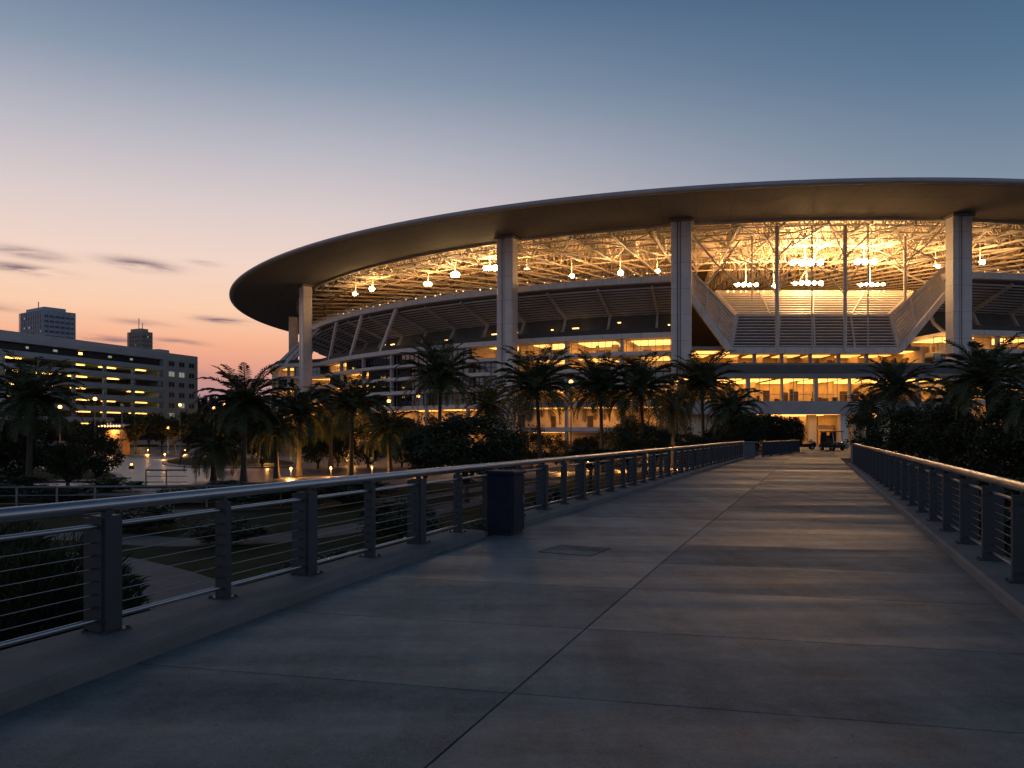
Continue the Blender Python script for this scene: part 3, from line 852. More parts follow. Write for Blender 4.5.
wbox(34.5,49.5,129,129.15,.5,.62,m); m.build('door_frame', M['furn'], st)
for x in (36.5,41.0,44.6,48.0):
    for yy, hw in ((119.6,1.5),(126.8,1.6),(130.6,1.6)):
        m = MB(); wbox(x-hw,x+hw,yy,yy+2.2,2.78,2.88,m); m.build('ceiling_light', M['lamp2'], st)
for x in (48.4,52.0):
    m = MB(); c = (x-SC[0], F0-1.2-SC[1], E-1.55); m.ball(c,.22); m.build('wall_lamp', M['speck'], st)
for x in (35.2,36.4,40.8,42.5,43.6,47.5):
    m = MB(); wbox(x,x+rnd.uniform(.4,1.0),127.6,128.6,-1.75,-1.75+rnd.uniform(.8,1.8),m); m.build('counter', M['furn'], st)

# floodlights hung under the roof
def point_light(name, loc, power, col, rad, parent):
    l = bpy.data.lights.new(name, 'POINT'); l.energy = power; l.color = col; l.shadow_soft_size = rad
    o = bpy.data.objects.new(name, l); COL.objects.link(o); o.location = loc
    if parent is not None: o.parent = parent
    return o
def floodlight(x, y, h, n, rows, power, sp=.95, r=.30):
    sp *= 1.22; r *= 1.12; power *= 2.0 if x > 700 and x < 960 else 1.15
    F = h*FPX/(433-y); c = Vector(S(P(x,y,F)))
    m = MB()
    m.tube([c+Vector((0,.9,.3)), c+Vector((0,.9,36.8+E-c.z))], .07, 6)
    m.bar(c+Vector((-n*sp/2,.55,.1)), c+Vector((n*sp/2,.55,.1)), .2)
    fl = m.build('floodlight', M['steel'], st)
    for j in range(rows):
        for i in range(n):
            q = c+Vector(((i-(n-1)/2)*sp+rnd.uniform(-.08,.08), 0, -j*.98+rnd.uniform(-.06,.06)))
            m = MB(); m.ball(q, r*rnd.uniform(.85,1.12), 10, 6); m.build('lamp', M['flood'], fl)
            if i == 0 and j == 0:
                k = MB()
            m = MB(); m.obox((q.x,q.y+.55), r*.9, .14, q.z-r*.9, q.z+r*.9); m.build('lamp_housing', M['dark_metal'], fl)
    if x > 700: power *= 1.35
    point_light('floodlight_fill', c+Vector((0,-1.2,-.3)), power*(.24 if 700 < x < 960 else .12), (1,.47,.15), .5, fl)
    l = bpy.data.lights.new('floodlight_source', 'SPOT'); l.energy = power*1.3; l.color = (1,.43,.125); l.shadow_soft_size = .5; l.spot_size = R(175); l.spot_blend = .35
    o = bpy.data.objects.new('floodlight_source', l); COL.objects.link(o); o.parent = fl; o.location = c+Vector((0,-.9,.3))
    o.rotation_euler = Vector((c.x, c.y, -abs(c.y)*.12)).to_track_quat('Z','Y').to_euler()
floodlight(355,294,31.5,1,1,1500, r=.34); floodlight(372,289,31.5,1,1,2500, r=.42)
floodlight(428,284,31.5,2,1,2600,.8,.34); floodlight(455,275,32,2,1,3200,.7,.45); floodlight(490,268,32,3,1,3600,.75,.46)
floodlight(572,276,31.5,1,1,2000,r=.36); floodlight(621,273,31.5,1,1,2500,r=.44); floodlight(658,271,31.5,1,1,1800,r=.32)
floodlight(807,262.5,31.5,4,1,7000,1.35,.50); floodlight(866,261.5,31.5,3,1,5200,1.30,.50)
floodlight(808,283,30.2,5,1,5500,1.05,.36); floodlight(872,284.5,30.2,5,1,4000,.95,.28); floodlight(747,284.5,30.2,4,1,4000,1.05,.34)
floodlight(983,262,31.3,1,1,2600,r=.38); floodlight(775,286,30,1,1,800,r=.26); floodlight(938,266,31,1,1,800,r=.26)
floodlight(527,269,32,1,1,400,r=.16)
# rows of little lamps along the screen top
for xs, y in ((range(728,766,6),292.5),(range(797,824,5),292.5),(range(858,884,5),292.5)):
    for x in xs:
        m = MB(); c = S(P(x+rnd.uniform(-1,1),y-1.0,151)); m.ball(c,.17,8,5); m.build('screen_lamp', M['speck'], st)
for t in list(frange(15.5, 56, 1.35))+list(frange(-8,-22,1.8)):  # glowing balls standing in for floodlit seats along the rim
    c = pol(t+rnd.uniform(-.4,.4),118.2,26.9+rnd.uniform(-.1,.4)); m = MB(); m.ball(c,.10,6,4); m.build('lit_seat_speck', M['speck'], bowl)

# ------------------------------------------------------------------ parking block and towers at left
ux, uy = .328, .945
S0 = (-125.4-36*ux, 195-36*uy)
rzb = math.atan2(uy, ux); LB_ = 104.8
ob = empty('parking_building', (S0[0],S0[1],0), 'long grey parking building with open decks and yellow strip lights', 'building', rz=rzb)
XS = LB_-15.0     # start of the closed stair tower
m = MB(); m.box(0,XS,-.2,32,E+22.7,E+25.3); m.build('roof_parapet', M['garage'], ob)
m = MB(); m.box(0,XS,1.2,31,E+20.6,E+22.69); m.build('glazed_storey', M['towerglass'], ob)
for k in range(9):
    h1 = 20.6-3.25*k; h0 = h1-1.35
    if h0 < -4: break
    m = MB(); m.box(0,XS,-.25,.1,E+h0,E+h1); m.box(0,XS,.1,32,E+h0-.1,E+h0+.25); m.build('deck_band', M['garage'], ob)
m = MB(); m.box(0,XS,20,20.4,0,E+20.4); m.box(0,.4,.2,31,0,E+20); m.build('core_wall', M['garage_in'], ob)
for x in frange(6, XS-1, 10.6):
    m = MB(); m.box(x-.45,x+.45,.12,.9,0,E+20.5); m.build('pier', M['garage'], ob)
rr_ = random.Random(11)
for k in range(6):
    ht = 20.6-3.25*k-1.5
    for x in frange(8, XS-8, 10.6):
        if rr_.random() < .10: continue
        m = MB(); y = rr_.uniform(1.6,4); ln = rr_.uniform(3.4,6.6)
        m.box(x-ln/2+1.5,x+ln/2+1.5,y,y+.9,E+ht-.28,E+ht-.12)
        m.build('strip_light', M['strip'], ob)
for k in range(1,6):          # parked things and clutter on the decks, rail in front
    m = MB(); h0 = 20.6-3.25*k
    for x in frange(2, XS-3, 2.9):
        if rr_.random() < .75:
            y = rr_.uniform(3,9); hh = rr_.uniform(.3,.75); w_ = rr_.uniform(.7,1.0)
            m.loft([[(x-w_,y,E+h0),(x+w_,y,E+h0),(x+w_,y+4,E+h0),(x-w_,y+4,E+h0)],[(x-w_,y,E+h0+hh*.6),(x+w_,y,E+h0+hh*.6),(x+w_,y+4,E+h0+hh*.6),(x-w_,y+4,E+h0+hh*.6)],[(x-w_*.7,y+1,E+h0+hh),(x+w_*.7,y+1,E+h0+hh),(x+w_*.7,y+3.2,E+h0+hh),(x-w_*.7,y+3.2,E+h0+hh)]])
    for x in frange(0.6, XS-.6, .9): m.box(x-.03,x+.03,-.1,-.05,E+h0,E+h0+.42)
    m.box(.5,XS-.5,-.12,-.04,E+h0+.42,E+h0+.50)
    m.build('parapet_rail', M['black'], ob)
for k, x in enumerate((9,17,24,31,44,52,60,70,78)):
    m = MB(); m.box(x,x+rr_.uniform(.7,1.5),1.1,1.19,E+21.5,E+22.1); m.build('lit_window', M['cool'] if k % 3 else M['strip'], ob)
m = MB(); m.box(XS+.01,LB_,-.3,30,-.1,E+24.9); stw = m.build('stair_tower', M['stair'], ob)
m = MB(); m.box(XS+1.5,XS+6,3,12,E+24.91,E+26.2); m.build('plant_room', M['stair'], ob)
for k in range(7):
    for j, x in enumerate((XS+2.2,XS+6.6,XS+11.0)):
        m = MB(); h = 20.9-3.25*k; m.box(x,x+2.3,-.36,-.302,E+h,E+h+1.5)
        lit = (k*3+j*5) % 7 in (1,3) and j < 2
        w = m.build('window', M['cool'] if lit else M['towerglass'], stw)
        m = MB(); m.box(x-.12,x+2.42,-.42,-.37,E+h-.16,E+h-.02); m.box(x+1.1,x+1.18,-.40,-.361,E+h,E+h+1.5); m.build('window_frame', M['stair'], w)

def tower(label, x0, x1, xm, ytop, F, mat, floors, seed, ang, antenna):
    w0 = (x0-512)/FPX*F; w1 = (x1-512)/FPX*F; wm = (xm-512)/FPX*F; H = E+(433-ytop+3)/FPX*F
    # corner nearest the camera at xm; two visible faces
    c = Vector((wm, F, 0)); la = (wm-w0); lb = (w1-wm)
    dl = Vector((-math.cos(R(ang)), math.sin(R(ang)),0)); dr = Vector((math.cos(R(90-ang)), math.sin(R(90-ang)),0))
    k0, k1 = (x0-512)/FPX, (x1-512)/FPX
    A_ = (wm-k0*F)/(math.cos(R(ang))+k0*math.sin(R(ang))); B_ = (k1*F-wm)/(math.cos(R(90-ang))-k1*math.sin(R(90-ang)))
    root = empty('office_tower', c, label, 'tower block', rz=math.atan2(dr.y, dr.x))
    # local x along the right face, local y along the left face
    m = MB(); m.box(0,B_,0,A_,-1,H-2.5); wl = m.build('wall', mat, root)
    m = MB(); m.box(.12*B_,.8*B_,.12*A_,.9*A_,H-2.49,H); m.build('roof_plant', mat, root)
    m = MB(); fh = (H-8)/floors
    for k in range(floors):
        z = 4+fh*k
        m.box(-.25,-.01,1.0,A_-1.0,z,z+fh*.42); m.box(1.0,B_-1.0,-.25,-.01,z,z+fh*.42)
    m.build('glazing_band', M['towerglass'], wl)
    m = MB()
    for y in frange(0, A_, 3.4): m.box(-.6,-.26,y-.22,y+.22,2,H-2.6)
    for x in frange(0, B_, 3.4): m.box(x-.22,x+.22,-.6,-.26,2,H-2.6)
    m.build('fin', mat, wl)
    r_ = random.Random(seed)
    for _ in range(9):
        k = r_.randrange(int(floors*.5), floors); z = 4+fh*k
        m = MB()
        if r_.random() < .5: y = r_.uniform(2,A_-3); m.box(-.3,-.251,y,y+1.3,z+.1,z+fh*.4)
        else: x = r_.uniform(2,B_-3); m.box(x,x+1.3,-.3,-.251,z+.1,z+fh*.4)
        m.build('lit_window', M['cool'], wl)
    for (fx, fy, hh) in antenna:
        m = MB(); m.tube([(fx*B_,fy*A_,H-.1),(fx*B_,fy*A_,H+hh)], .28, 6); m.build('antenna', M['pole'], root)
tower('dark blue grey square high rise, wider and taller of two behind the parking building', 20, 75, 43, 308.5, 520, M['tower_a'], 24, 3, 35, [(.15,.4,4)])
tower('narrow tan high rise with roof antenna behind the parking building', 128, 152, 141, 331, 640, M['tower_b'], 24, 5, 30, [(.4,.5,9),(.6,.4,5)])

# kiosk with lit awning
kx = P(114,430,150)
kr = empty('kiosk', (kx[0],kx[1],0), 'orange lit kiosk with bright lamps along its awning', 'kiosk', rz=R(-12)); kr.scale = (.62,.62,1.0)
m = MB(); m.box(-3.2,3.2,0,3,0,4.6); m.build('wall', M['kiosk'], kr)
m = MB(); m.hexa([(-3.9,-2,5.2),(3.9,-2,5.2),(3.9,3.2,5.5),(-3.9,3.2,5.5),(-3.9,-2,5.4),(3.9,-2,5.4),(3.9,3.2,5.75),(-3.9,3.2,5.75)]); m.build('awning', M['white'], kr)
m = MB(); m.box(-3,3,-1.2,-.6,0,1.2); m.build('counter', M['kiosk'], kr)
for x in (-3.6,3.6): 
    m = MB(); m.box(x-.08,x+.08,-1.9,-1.74,0,5.19); m.build('post', M['pole'], kr)
for x in frange(-3.5,3.5,1.0):
    m = MB(); m.ball((x,-2.1,5.3),.2,8,5); m.build('lamp', M['speck'], kr)
l_ = point_light('kiosk_source', (0,-1.2,4.3), 300, (1,.5,.16), .3, kr)

# ------------------------------------------------------------------ lamps
def street_lamp(x, y, F, label, lit=True, r=.26):
    p = P(x, y, F); H = p[2]
    root = empty('street_lamp', (p[0],p[1],0), label, 'street lamp', 'street lamps around the forecourt')
    m = MB(); m.tube([(0,0,-.1),(0,0,.5),(0,0,H-.3)], [.16,.09,.06], 8); m.build('pole', M['pole'], root)
    m = MB(); m.lathe((0,0,H), [(.08,-.32),(.20,-.26),(.20,-.20)], 10); m.lathe((0,0,H), [(.34,r+.02),(.22,r+.12),(.05,r+.16)], 12); m.build('lamp_head', M['dark_metal'], root)
    m = MB(); m.ball((0,0,H), r, 12, 8); m.build('lamp_globe', M['street'] if lit else M['cartwhite'], root)
    return root
for x,y,F,l,t in ((95,399,112,1,'tall street lamp glowing orange in front of the parking building decks'),
        (122,405,118,0,'unlit pole lamp beside the orange kiosk'),
        (180,405,140,1,'bright street lamp below the corner of the stair tower'),
        (214,408,160,1,'orange street lamp left of the tall road palm, the left one of a pair'),
        (224,404.5,150,1,'orange street lamp touching the left fronds of the tall road palm'),
        (168,428,150,1,'short street lamp before the far tree belt, left of two short ones'),
        (181,430,170,1,'short street lamp before the far tree belt, right of two short ones'),
        (60,407,115,1,'street lamp half hidden by the fronds of the big left palm'),
        (323,400,112,1,'street lamp in front of the stadium beside the leftmost tall column'),
        (389,401,108,1,'street lamp between the palm group and the tallest palm'),
        (418,396,108,1,'street lamp just left of the tallest palm crown'),
        (571,382,100,1,'bright street lamp between two palms right of the second stadium column'),
        (874,416,75,1,'street lamp shining through the dark trees right of the entrance'),
        (702,396,108,0,'unlit street lamp behind the palm by the third column')):
    street_lamp(x,y,F,t,bool(l))
def garden_lamp(x, F, label, power=60, z=0):
    X = (x-512)/FPX*F
    root = empty('garden_lamp', (X,F,z), label, 'garden lamp', 'garden lamps under the palms')
    m = MB(); m.tube([(0,0,-.05),(0,0,.62)], .05, 8); m.build('post', M['dark_metal'], root)
    m = MB(); m.ball((0,0,.74), .085, 10, 6); m.build('lamp_globe', M['garden'], root)
    m = MB(); m.lathe((0,0,.88),[(.17,0),(.10,.05),(.02,.07)],12); m.build('cap', M['dark_metal'], root)
    point_light('garden_source', (0,-.25,.9), power*2.6, (1,.42,.09), .12, root)
for a in ((291,71,'garden lamp lighting the drooping fronds left of the palm pair',160),(331,73,'garden lamp between the trunks of the palm pair',160),
          (372,74,'garden lamp behind the palms left of the round bush',120),(418,80,'garden lamp left of the large round bush',120),
          (562,80,'garden lamp under the palm right of the second column',160),(622,84,'garden lamp between two middle palms',140),
          (676,88,'garden lamp beside the foot of the third column',140),(885,62,'garden lamp glowing in the dark right hand trees',60),
          (993,52,'garden lamp at the foot of the large right hand palm',60),(165,120,'garden lamp far off by the grass island',120),
          (208,128,'garden lamp under the far tree belt beside the road',140),(185,150,'garden lamp deep in the far tree belt',160)):
    garden_lamp(*a)
for a in ((148,150,'garden lamp before the far tree belt right of the kiosk',120),(233,118,'garden lamp behind the fronds of the tall road palm',120),(256,122,'garden lamp in the far trees right of the tall road palm',120),
          (268,98,'garden lamp lighting the low trees beside the narrow far island',100),(50,104,'garden lamp glowing between the trees left of the kiosk',120),(80,112,'garden lamp behind the small leafy tree at the road end',120),
          (588,90,'garden lamp at the stadium foot left of the middle palm pair',120),(650,92,'garden lamp at the stadium foot behind the thick palm',120),(352,96,'garden lamp under the low trees behind the full crowned palm',120)):
    garden_lamp(*a)
rt = empty('marker_light', G(131.5,469), 'small amber marker light on the grey road', 'marker light')
m = MB(); m.lathe((0,0,0),[(.32,-.02),(.28,.25),(.12,.4)],12); m.build('base', M['black'], rt)
m = MB(); m.ball((0,0,.5),.13,10,6); m.build('lens', M['red_lamp'], rt)
rt = empty('road_sign', G(124.5,447.5), 'small round orange sign on a post by the kiosk', 'sign')
m = MB(); m.tube([(0,0,-.1),(0,0,1.6)],.06,6); m.build('post', M['pole'], rt)
m = MB()
rg_ = [[(math.cos(a)*q, y, 2.2+math.sin(a)*q) for q,y in ((1.0,-.1),(1.0,.1),(.55,.1),(.55,-.1))] for a in [i*math.pi/8 for i in range(16)]]
m.loft(rg_+[rg_[0]], cap=False); m.build('ring', M['red_lamp'], rt)

# ------------------------------------------------------------------ vegetation
def palm_crown(seed, nf, L, droop):
    r_ = random.Random(seed); m = MB()
    for k in range(nf):
        az = k*2.39996+r_.uniform(-.2,.2); f = k/(nf-1)
        e0 = R(74 - 108*f**.95 + r_.uniform(-8,8)); ln = L*r_.uniform(.85,1.08)*(.82+.18*math.sin(math.pi*min(1,f+.25)))
        pts = []; p = Vector((0,0,0)); e = e0; n = 11; dr = droop*r_.uniform(.8,1.25)*(.75+.25*max(.15,math.cos(e0)))
        sw = r_.uniform(-.25,.25); a = az
        p = Vector((math.cos(az)*.18, math.sin(az)*.18, .12*math.sin(e0)))
        for i in range(n+1):
            pts.append(p.copy()); 
            p = p+Vector((math.cos(a)*math.cos(e), math.sin(a)*math.cos(e), math.sin(e)))*(ln/n)
            e -= dr*(.4+1.2*i/n)/n*1.6; a += sw/n
            e = max(e, R(-86))
        m.tube(pts, [.045*(1-.8*i/n) for i in range(n+1)], 4)
        nl = 30
        for i in range(2, nl):
            u = i/nl*n; j = min(n-1, int(u)); q = pts[j].lerp(pts[j+1], u-j); d = (pts[j+1]-pts[j]).normalized()
            side = d.cross(Vector((0,0,1))); 
            if side.length < 1e-3: side = Vector((math.sin(az),-math.cos(az),0))
            side.normalize(); up = side.cross(d)
            t = i/nl; ll = L*.19*(math.sin(math.pi*min(1,t*.92+.10))**.6)*r_.uniform(.85,1.1)
            for s in (-1,1):
                v = (side*s*.78 + d*.66 + up*r_.uniform(.05,.42)).normalized()
                tip = q+v*ll+Vector((0,0,-.26*ll)); mid = q+v*ll*.5
                w = d*.026*(L/3)
                m.poly([q-w, q+w, mid+w*1.1, tip, mid-w*1.1], [(0,1,2,3,4)])
    return m
def palm_trunk(seed, H, lean=0):
    r_ = random.Random(seed); m = MB(); pts, rs = [], []
    n = int(H*3.2)
    for i in range(n+1):
        f = i/n; pts.append((lean*f**1.4*H, .06*H*lean*math.sin(f*3), -.1+f*(H+.1))); b = .20*(1-.28*f)+(.14*(1-f)**6)
        rs.append(b*(1.0+.07*(i % 2))+(.10*math.exp(-((f-.94)/.06)**2)))
    m.tube(pts, rs, 10)
    # old leaf bases
    for k in range(46):
        f = 1-.16*(k/46)-.01; a = k*2.4; x = lean*f**1.4*H; r0 = .2
        c = Vector((x+math.cos(a)*r0, math.sin(a)*r0, f*H)); m.bar(c, c+Vector((math.cos(a)*.22, math.sin(a)*.22, .16)), .10, .05)
    return m
crowns = [palm_crown(5,56,3.1,.92), palm_crown(9,50,3.1,1.05), palm_crown(14,60,3.1,.85), palm_crown(21,48,3.1,1.4)]
cmesh = [None]*4
GP = 'date palms between the forecourt and the stadium'
def palm(x, F, yc, rpx, var, label, lean=0, z0=0, rot=None):
    X = (x-512)/FPX*F; H = E+(433-yc)/FPX*F-z0
    lean = rnd.uniform(-.055,.055); X -= lean*H*.6
    root = empty('palm_tree', (X,F,z0), label, 'palm tree', GP, rz=rnd.uniform(-.5,.5))
    palm_trunk(int(x)+3, H, lean).build('trunk', M['bark'], root, True)
    if cmesh[var] is None:
        c = crowns[var].build('crown', M['frond'], root); cmesh[var] = c
    else: c = copy_part(cmesh[var], root)
    s = rpx/FPX*F/2.4; c.scale = (s,s,s*rnd.uniform(.95,1.05)); c.location = (lean*H,.0,H-.1); c.rotation_euler = (0,0,rnd.uniform(0,6.28))
    return root
for a in ((30,56,398,47,0,'big dark palm at far left in front of the parking building'),
          (245,66,402,42,2,'tall road palm standing alone before the left end of the stadium'),
          (300,72,412,34,1,'palm left of the pair under the leftmost tall column'),
          (276,70,428,34,3,'low drooping palm right beside the tall road palm'),
          (352,72,404,38,0,'full crowned palm right of the leftmost tall column'),
          (331,80,413,34,3,'shaggy palm half hidden just behind the leftmost column foot'),
          (389,74,430,32,3,'low palm before the white arcade left of the large round bush'),
          (440,78,376,40,2,'tallest palm, rising behind the large round bush'),
          (490,88,404,30,1,'palm at the foot of the second tall column'),
          (538,75,386,44,0,'broad palm just right of the second tall column'),
          (601,80,389,38,2,'palm left of the middle palm pair, right of the bright street lamp'),
          (642,78,388,42,1,'thick palm left of the third tall column'),
          (672,90,405,30,3,'small palm in shade right in front of the third tall column'),
          (702,84,384,36,2,'palm right of the third tall column against the lit podium windows'),
          (733,76,408,32,3,'low bushy palm left of the round bushes by the podium'),
          (893,68,388,34,2,'palm before the lit podium windows right of the entrance'),
          (868,74,408,22,1,'small palm right beside the entrance opening'),
          (955,58,402,36,3,'drooping palm under the fourth tall column'),
          (990,46,378,48,0,'large dark palm at far right in front of the stadium slabs'),
          (1040,40,398,46,1,'palm cut by the right edge of the photograph')):
    palm(*a)
palm(213,67,446,34,3,'short leaning palm with a crooked trunk beside the road barrier', lean=.0)

def crown_cloud(seed, rx, rz, nclump, nleaf, size, hollow=.35):
    r_ = random.Random(seed); m = MB()
    for c in range(nclump):
        while True:
            v = Vector((r_.uniform(-1,1), r_.uniform(-1,1), r_.uniform(-1,1)))
            if hollow < v.length < 1: break
        cen = Vector((v.x*rx*.86, v.y*rx*.86, v.z*rz*.86)); cr = rx*r_.uniform(.20,.36)
        for _ in range(nleaf):
            d = Vector((r_.gauss(0,1), r_.gauss(0,1), r_.gauss(0,1))).normalized()*(cr*r_.random()**.45)
            p = cen+Vector((d.x,d.y,d.z*.8)); a = r_.uniform(0,6.28); t = r_.uniform(-.9,.6)
            u = Vector((math.cos(a)*math.cos(t), math.sin(a)*math.cos(t), math.sin(t))); w = u.cross(Vector((r_.gauss(0,1),r_.gauss(0,1),r_.gauss(0,1)))).normalized()
            s = size*r_.uniform(.6,1.25)
            m.poly([p-u*s, p-u*s*.1+w*s*.42, p+u*s, p-u*s*.1-w*s*.42], [(0,1,2,3)])
    return m
def branchy(seed, H, rx, rz):
    r_ = random.Random(seed); m = MB(); base = H-rz*1.0
    m.tube([(0,0,-.1),(.04,.02,base*.5),(r_.uniform(-.1,.1),0,max(base,.4))], [.17,.13,.11], 8)
    for k in range(9):
        a = k*2.4; e = r_.uniform(.5,1.3); L = rx*r_.uniform(.5,.85)
        p0 = Vector((0,0,max(base,.4)*r_.uniform(.75,1.0))); p2 = Vector((math.cos(a)*L*math.cos(e), math.sin(a)*L*math.cos(e), max(base,.4)+rz*r_.uniform(.3,1.2)))
        m.tube([p0, p0.lerp(p2,.5)+Vector((0,0,-.1)), p2], [.08,.055,.025], 6)
    return m
clouds = {'tree': (crown_cloud(2,2.6,2.2,46,90,.15), 2.6, 2.2), 'round': (crown_cloud(4,2.6,2.2,80,150,.14,.2), 2.6, 2.2),
          'big': (crown_cloud(6,3.2,2.6,80,100,.17,.25), 3.2, 2.6), 'far': (crown_cloud(8,4,3.2,46,80,.34), 4, 3.2), 'hedge': (crown_cloud(12,1.0,.8,40,80,.075,.1),1.0,.8)}
clm = {}
def tree(x, F, yt, yb, rpx, kind, label, cat='tree', name='broadleaf_tree', group=None, z0=0, X=None, mat='leaf', trunk=True):
    """crown from pixel row yt down to yb at distance F"""
    if X is None: X = (x-512)/FPX*F
    zt = E+(433-yt)/FPX*F; zb = max(z0+.05, E+(433-yb)/FPX*F); rz = (zt-zb)/2; rx = rpx/FPX*F
    root = empty(name, (X,F,z0), label, cat, group, rz=rnd.uniform(0,6.28))
    if trunk: branchy(int(x*3+F), (zt+zb)/2-z0, rx, rz).build('trunk', M['bark2'], root, True)
    b, bx, bz = clouds[kind]
    if (kind,mat) not in clm: c = b.build('crown', M[mat], root); clm[(kind,mat)] = c
    else: c = copy_part(clm[(kind,mat)], root)
    c.scale = (rx/bx, rx/bx, rz/bz); c.location = (0,0,(zt+zb)/2-z0); c.rotation_euler = (0,0,rnd.uniform(0,6.28))
    return root
tree(18,60,418,482,40,'big','dense dark tree under the big palm at far left')
tree(-30,62,400,484,44,'tree','dark tree cut by the left edge of the photograph')
tree(68,58,442,482,20,'round','small dark cone shaped tree right of the big left palm')
tree(97,62,424,476,27,'tree','small leafy tree at the left end of the grey road')
tree(467,46,412,480,55,'big','large dark round bush behind the railing, left of the navy bin', 'bush', 'round_bush')
tree(425,54,425,476,26,'round','smaller dark bush against the left side of the large round bush', 'bush', 'round_bush')
tree(505,52,430,472,22,'round','dark bush against the right side of the large round bush', 'bush', 'round_bush')
GB = 'rounded bushes along the end of the footbridge'
tree(748,70,412,450,24,'round','leafy bush behind the low bushy palm by the podium','bush','round_bush',GB)
tree(772,72,413,449,21,'round','middle clipped bush left of the entrance','bush','round_bush',GB)
tree(791,76,416,449,14,'round','clipped bush nearest the entrance opening','bush','round_bush',GB)
tree(628,60,430,462,16,'hedge','low shrub behind the railing under the middle palms','bush','low_shrub')
tree(655,62,425,460,20,'hedge','leafy shrub at the foot of the thick palm','bush','low_shrub')
tree(590,55,446,464,36,'hedge','wide low shrub behind the railing right of the broad palm','bush','low_shrub')
tree(705,66,436,458,26,'hedge','low shrub near the foot of the third tall column','bush','low_shrub')
tree(865,64,402,456,18,'tree','leafy tree right beside the entrance opening')
tree(903,54,404,468,34,'big','dense dark tree under the palm right of the entrance')
tree(945,50,400,474,34,'big','dark tree below the fourth tall column')
tree(975,47,412,482,32,'tree','dark tree left of the large right hand palm trunk')
tree(1022,42,396,480,48,'big','dark tree at the right edge of the photograph')
tree(1085,38,395,492,60,'tree','tree just outside the right edge')
# hedges right of the bridge and along it
for X,F,zt,rx,l in ((17.5,36,1.9,2.2,'dark hedge shrub close behind the middle of the right railing'),(22,33,2.2,2.4,'dark hedge shrub behind the right railing below the large palm'),
                    (19.5,28,2.0,2.0,'hedge shrub nearest behind the right railing at the photo edge'),(26,40,2.4,2.6,'hedge shrub under the dark trees at right'),
                    (20.8,44,2.2,2.2,'hedge shrub near the far end of the right railing'),(15.5,26.5,1.5,1.5,'low clipped shrub beside the right railing posts'),(13.5,20,1.5,1.4,'clipped shrub under the right railing posts near the camera')):
    yt = 433-(zt-E)/F*FPX
    tree(512+X/F*FPX,F,yt,433+E/F*FPX,rx/F*FPX,'hedge',l,'hedge','hedge_shrub','hedge shrubs right of the footbridge')
for x,F,zt,rx,l in ((270,44,1.3,3.0,'low dark hedge behind the left railing under the tall road palm'),(345,44,1.5,3.0,'low dark hedge behind the left railing under the palm pair'),
                    (185,46,.9,2.2,'low hedge beside the guard railing end'),(60,46,1.0,2.4,'low hedge beside the grass island at left'),(-20,47,1.1,2.6,'low hedge at the left edge of the photograph'),
                    (15,53,1.2,2.6,'low hedge along the pavement under the big left palm'),(110,54,1.0,2.2,'low hedge along the pavement before the grey road'),(232,52,.9,2.4,'low hedge along the pavement before the tall road palm'),(140,33,1.0,2.0,'dark low shrub on the lawn in front of the guard railing'),(225,29,.9,1.6,'dark low shrub on the lawn below the second railing post'),(470,24,1.3,1.2,'dark shrub on the lawn just left of the navy bin'),
                    (400,30,1.5,1.8,'dark shrub below the left railing before the navy bin'),(560,34,1.6,1.7,'dark shrub below the left railing beyond the navy bin'),(330,18,1.3,1.4,'dark shrub in the garden close under the left railing')):
    tree(x,F,433-(zt-E)/F*FPX,433+E/F*FPX,rx/F*FPX,'hedge',l,'hedge','hedge_shrub','hedge shrubs left of the footbridge')
# far tree belt
rb_ = random.Random(5)
for i, x in enumerate(range(-20, 290, 13)):
    if 92 < x < 128: F = 172
    else: F = rb_.uniform(150,175)
    tree(x, F, rb_.uniform(407,417) if x > 120 else rb_.uniform(415,424), rb_.uniform(440,447), rb_.uniform(11,17), 'far',
         'dark tree in the far belt below the parking building', group='trees of the far belt', mat='leaf_far')
for i, x in enumerate((200,211,222,233,246,258)):
    tree(x, 330, rb_.uniform(391,399), 425, rb_.uniform(8,12), 'far', 'hazy far tree at the skyline between the parking building and the stadium', group='skyline trees', mat='leaf_far')
lows = [(232,88,420,17),(262,92,414,20),(318,90,416,22),(338,95,408,20),(368,92,412,24),(402,94,416,22),(428,90,412,20),(512,92,418,20),(532,96,424,20),(556,94,432,18),(586,98,436,18),(612,94,424,20),(634,92,418,22),(660,94,422,20),(684,96,424,22),(722,84,424,22),(744,86,420,18)]
for (x, F, yt, r_) in lows:
    tree(x, F, yt, 464, r_, 'round' if x % 4 else 'tree', 'dark low tree in shade at the foot of the stadium', group='low trees at the stadium foot')
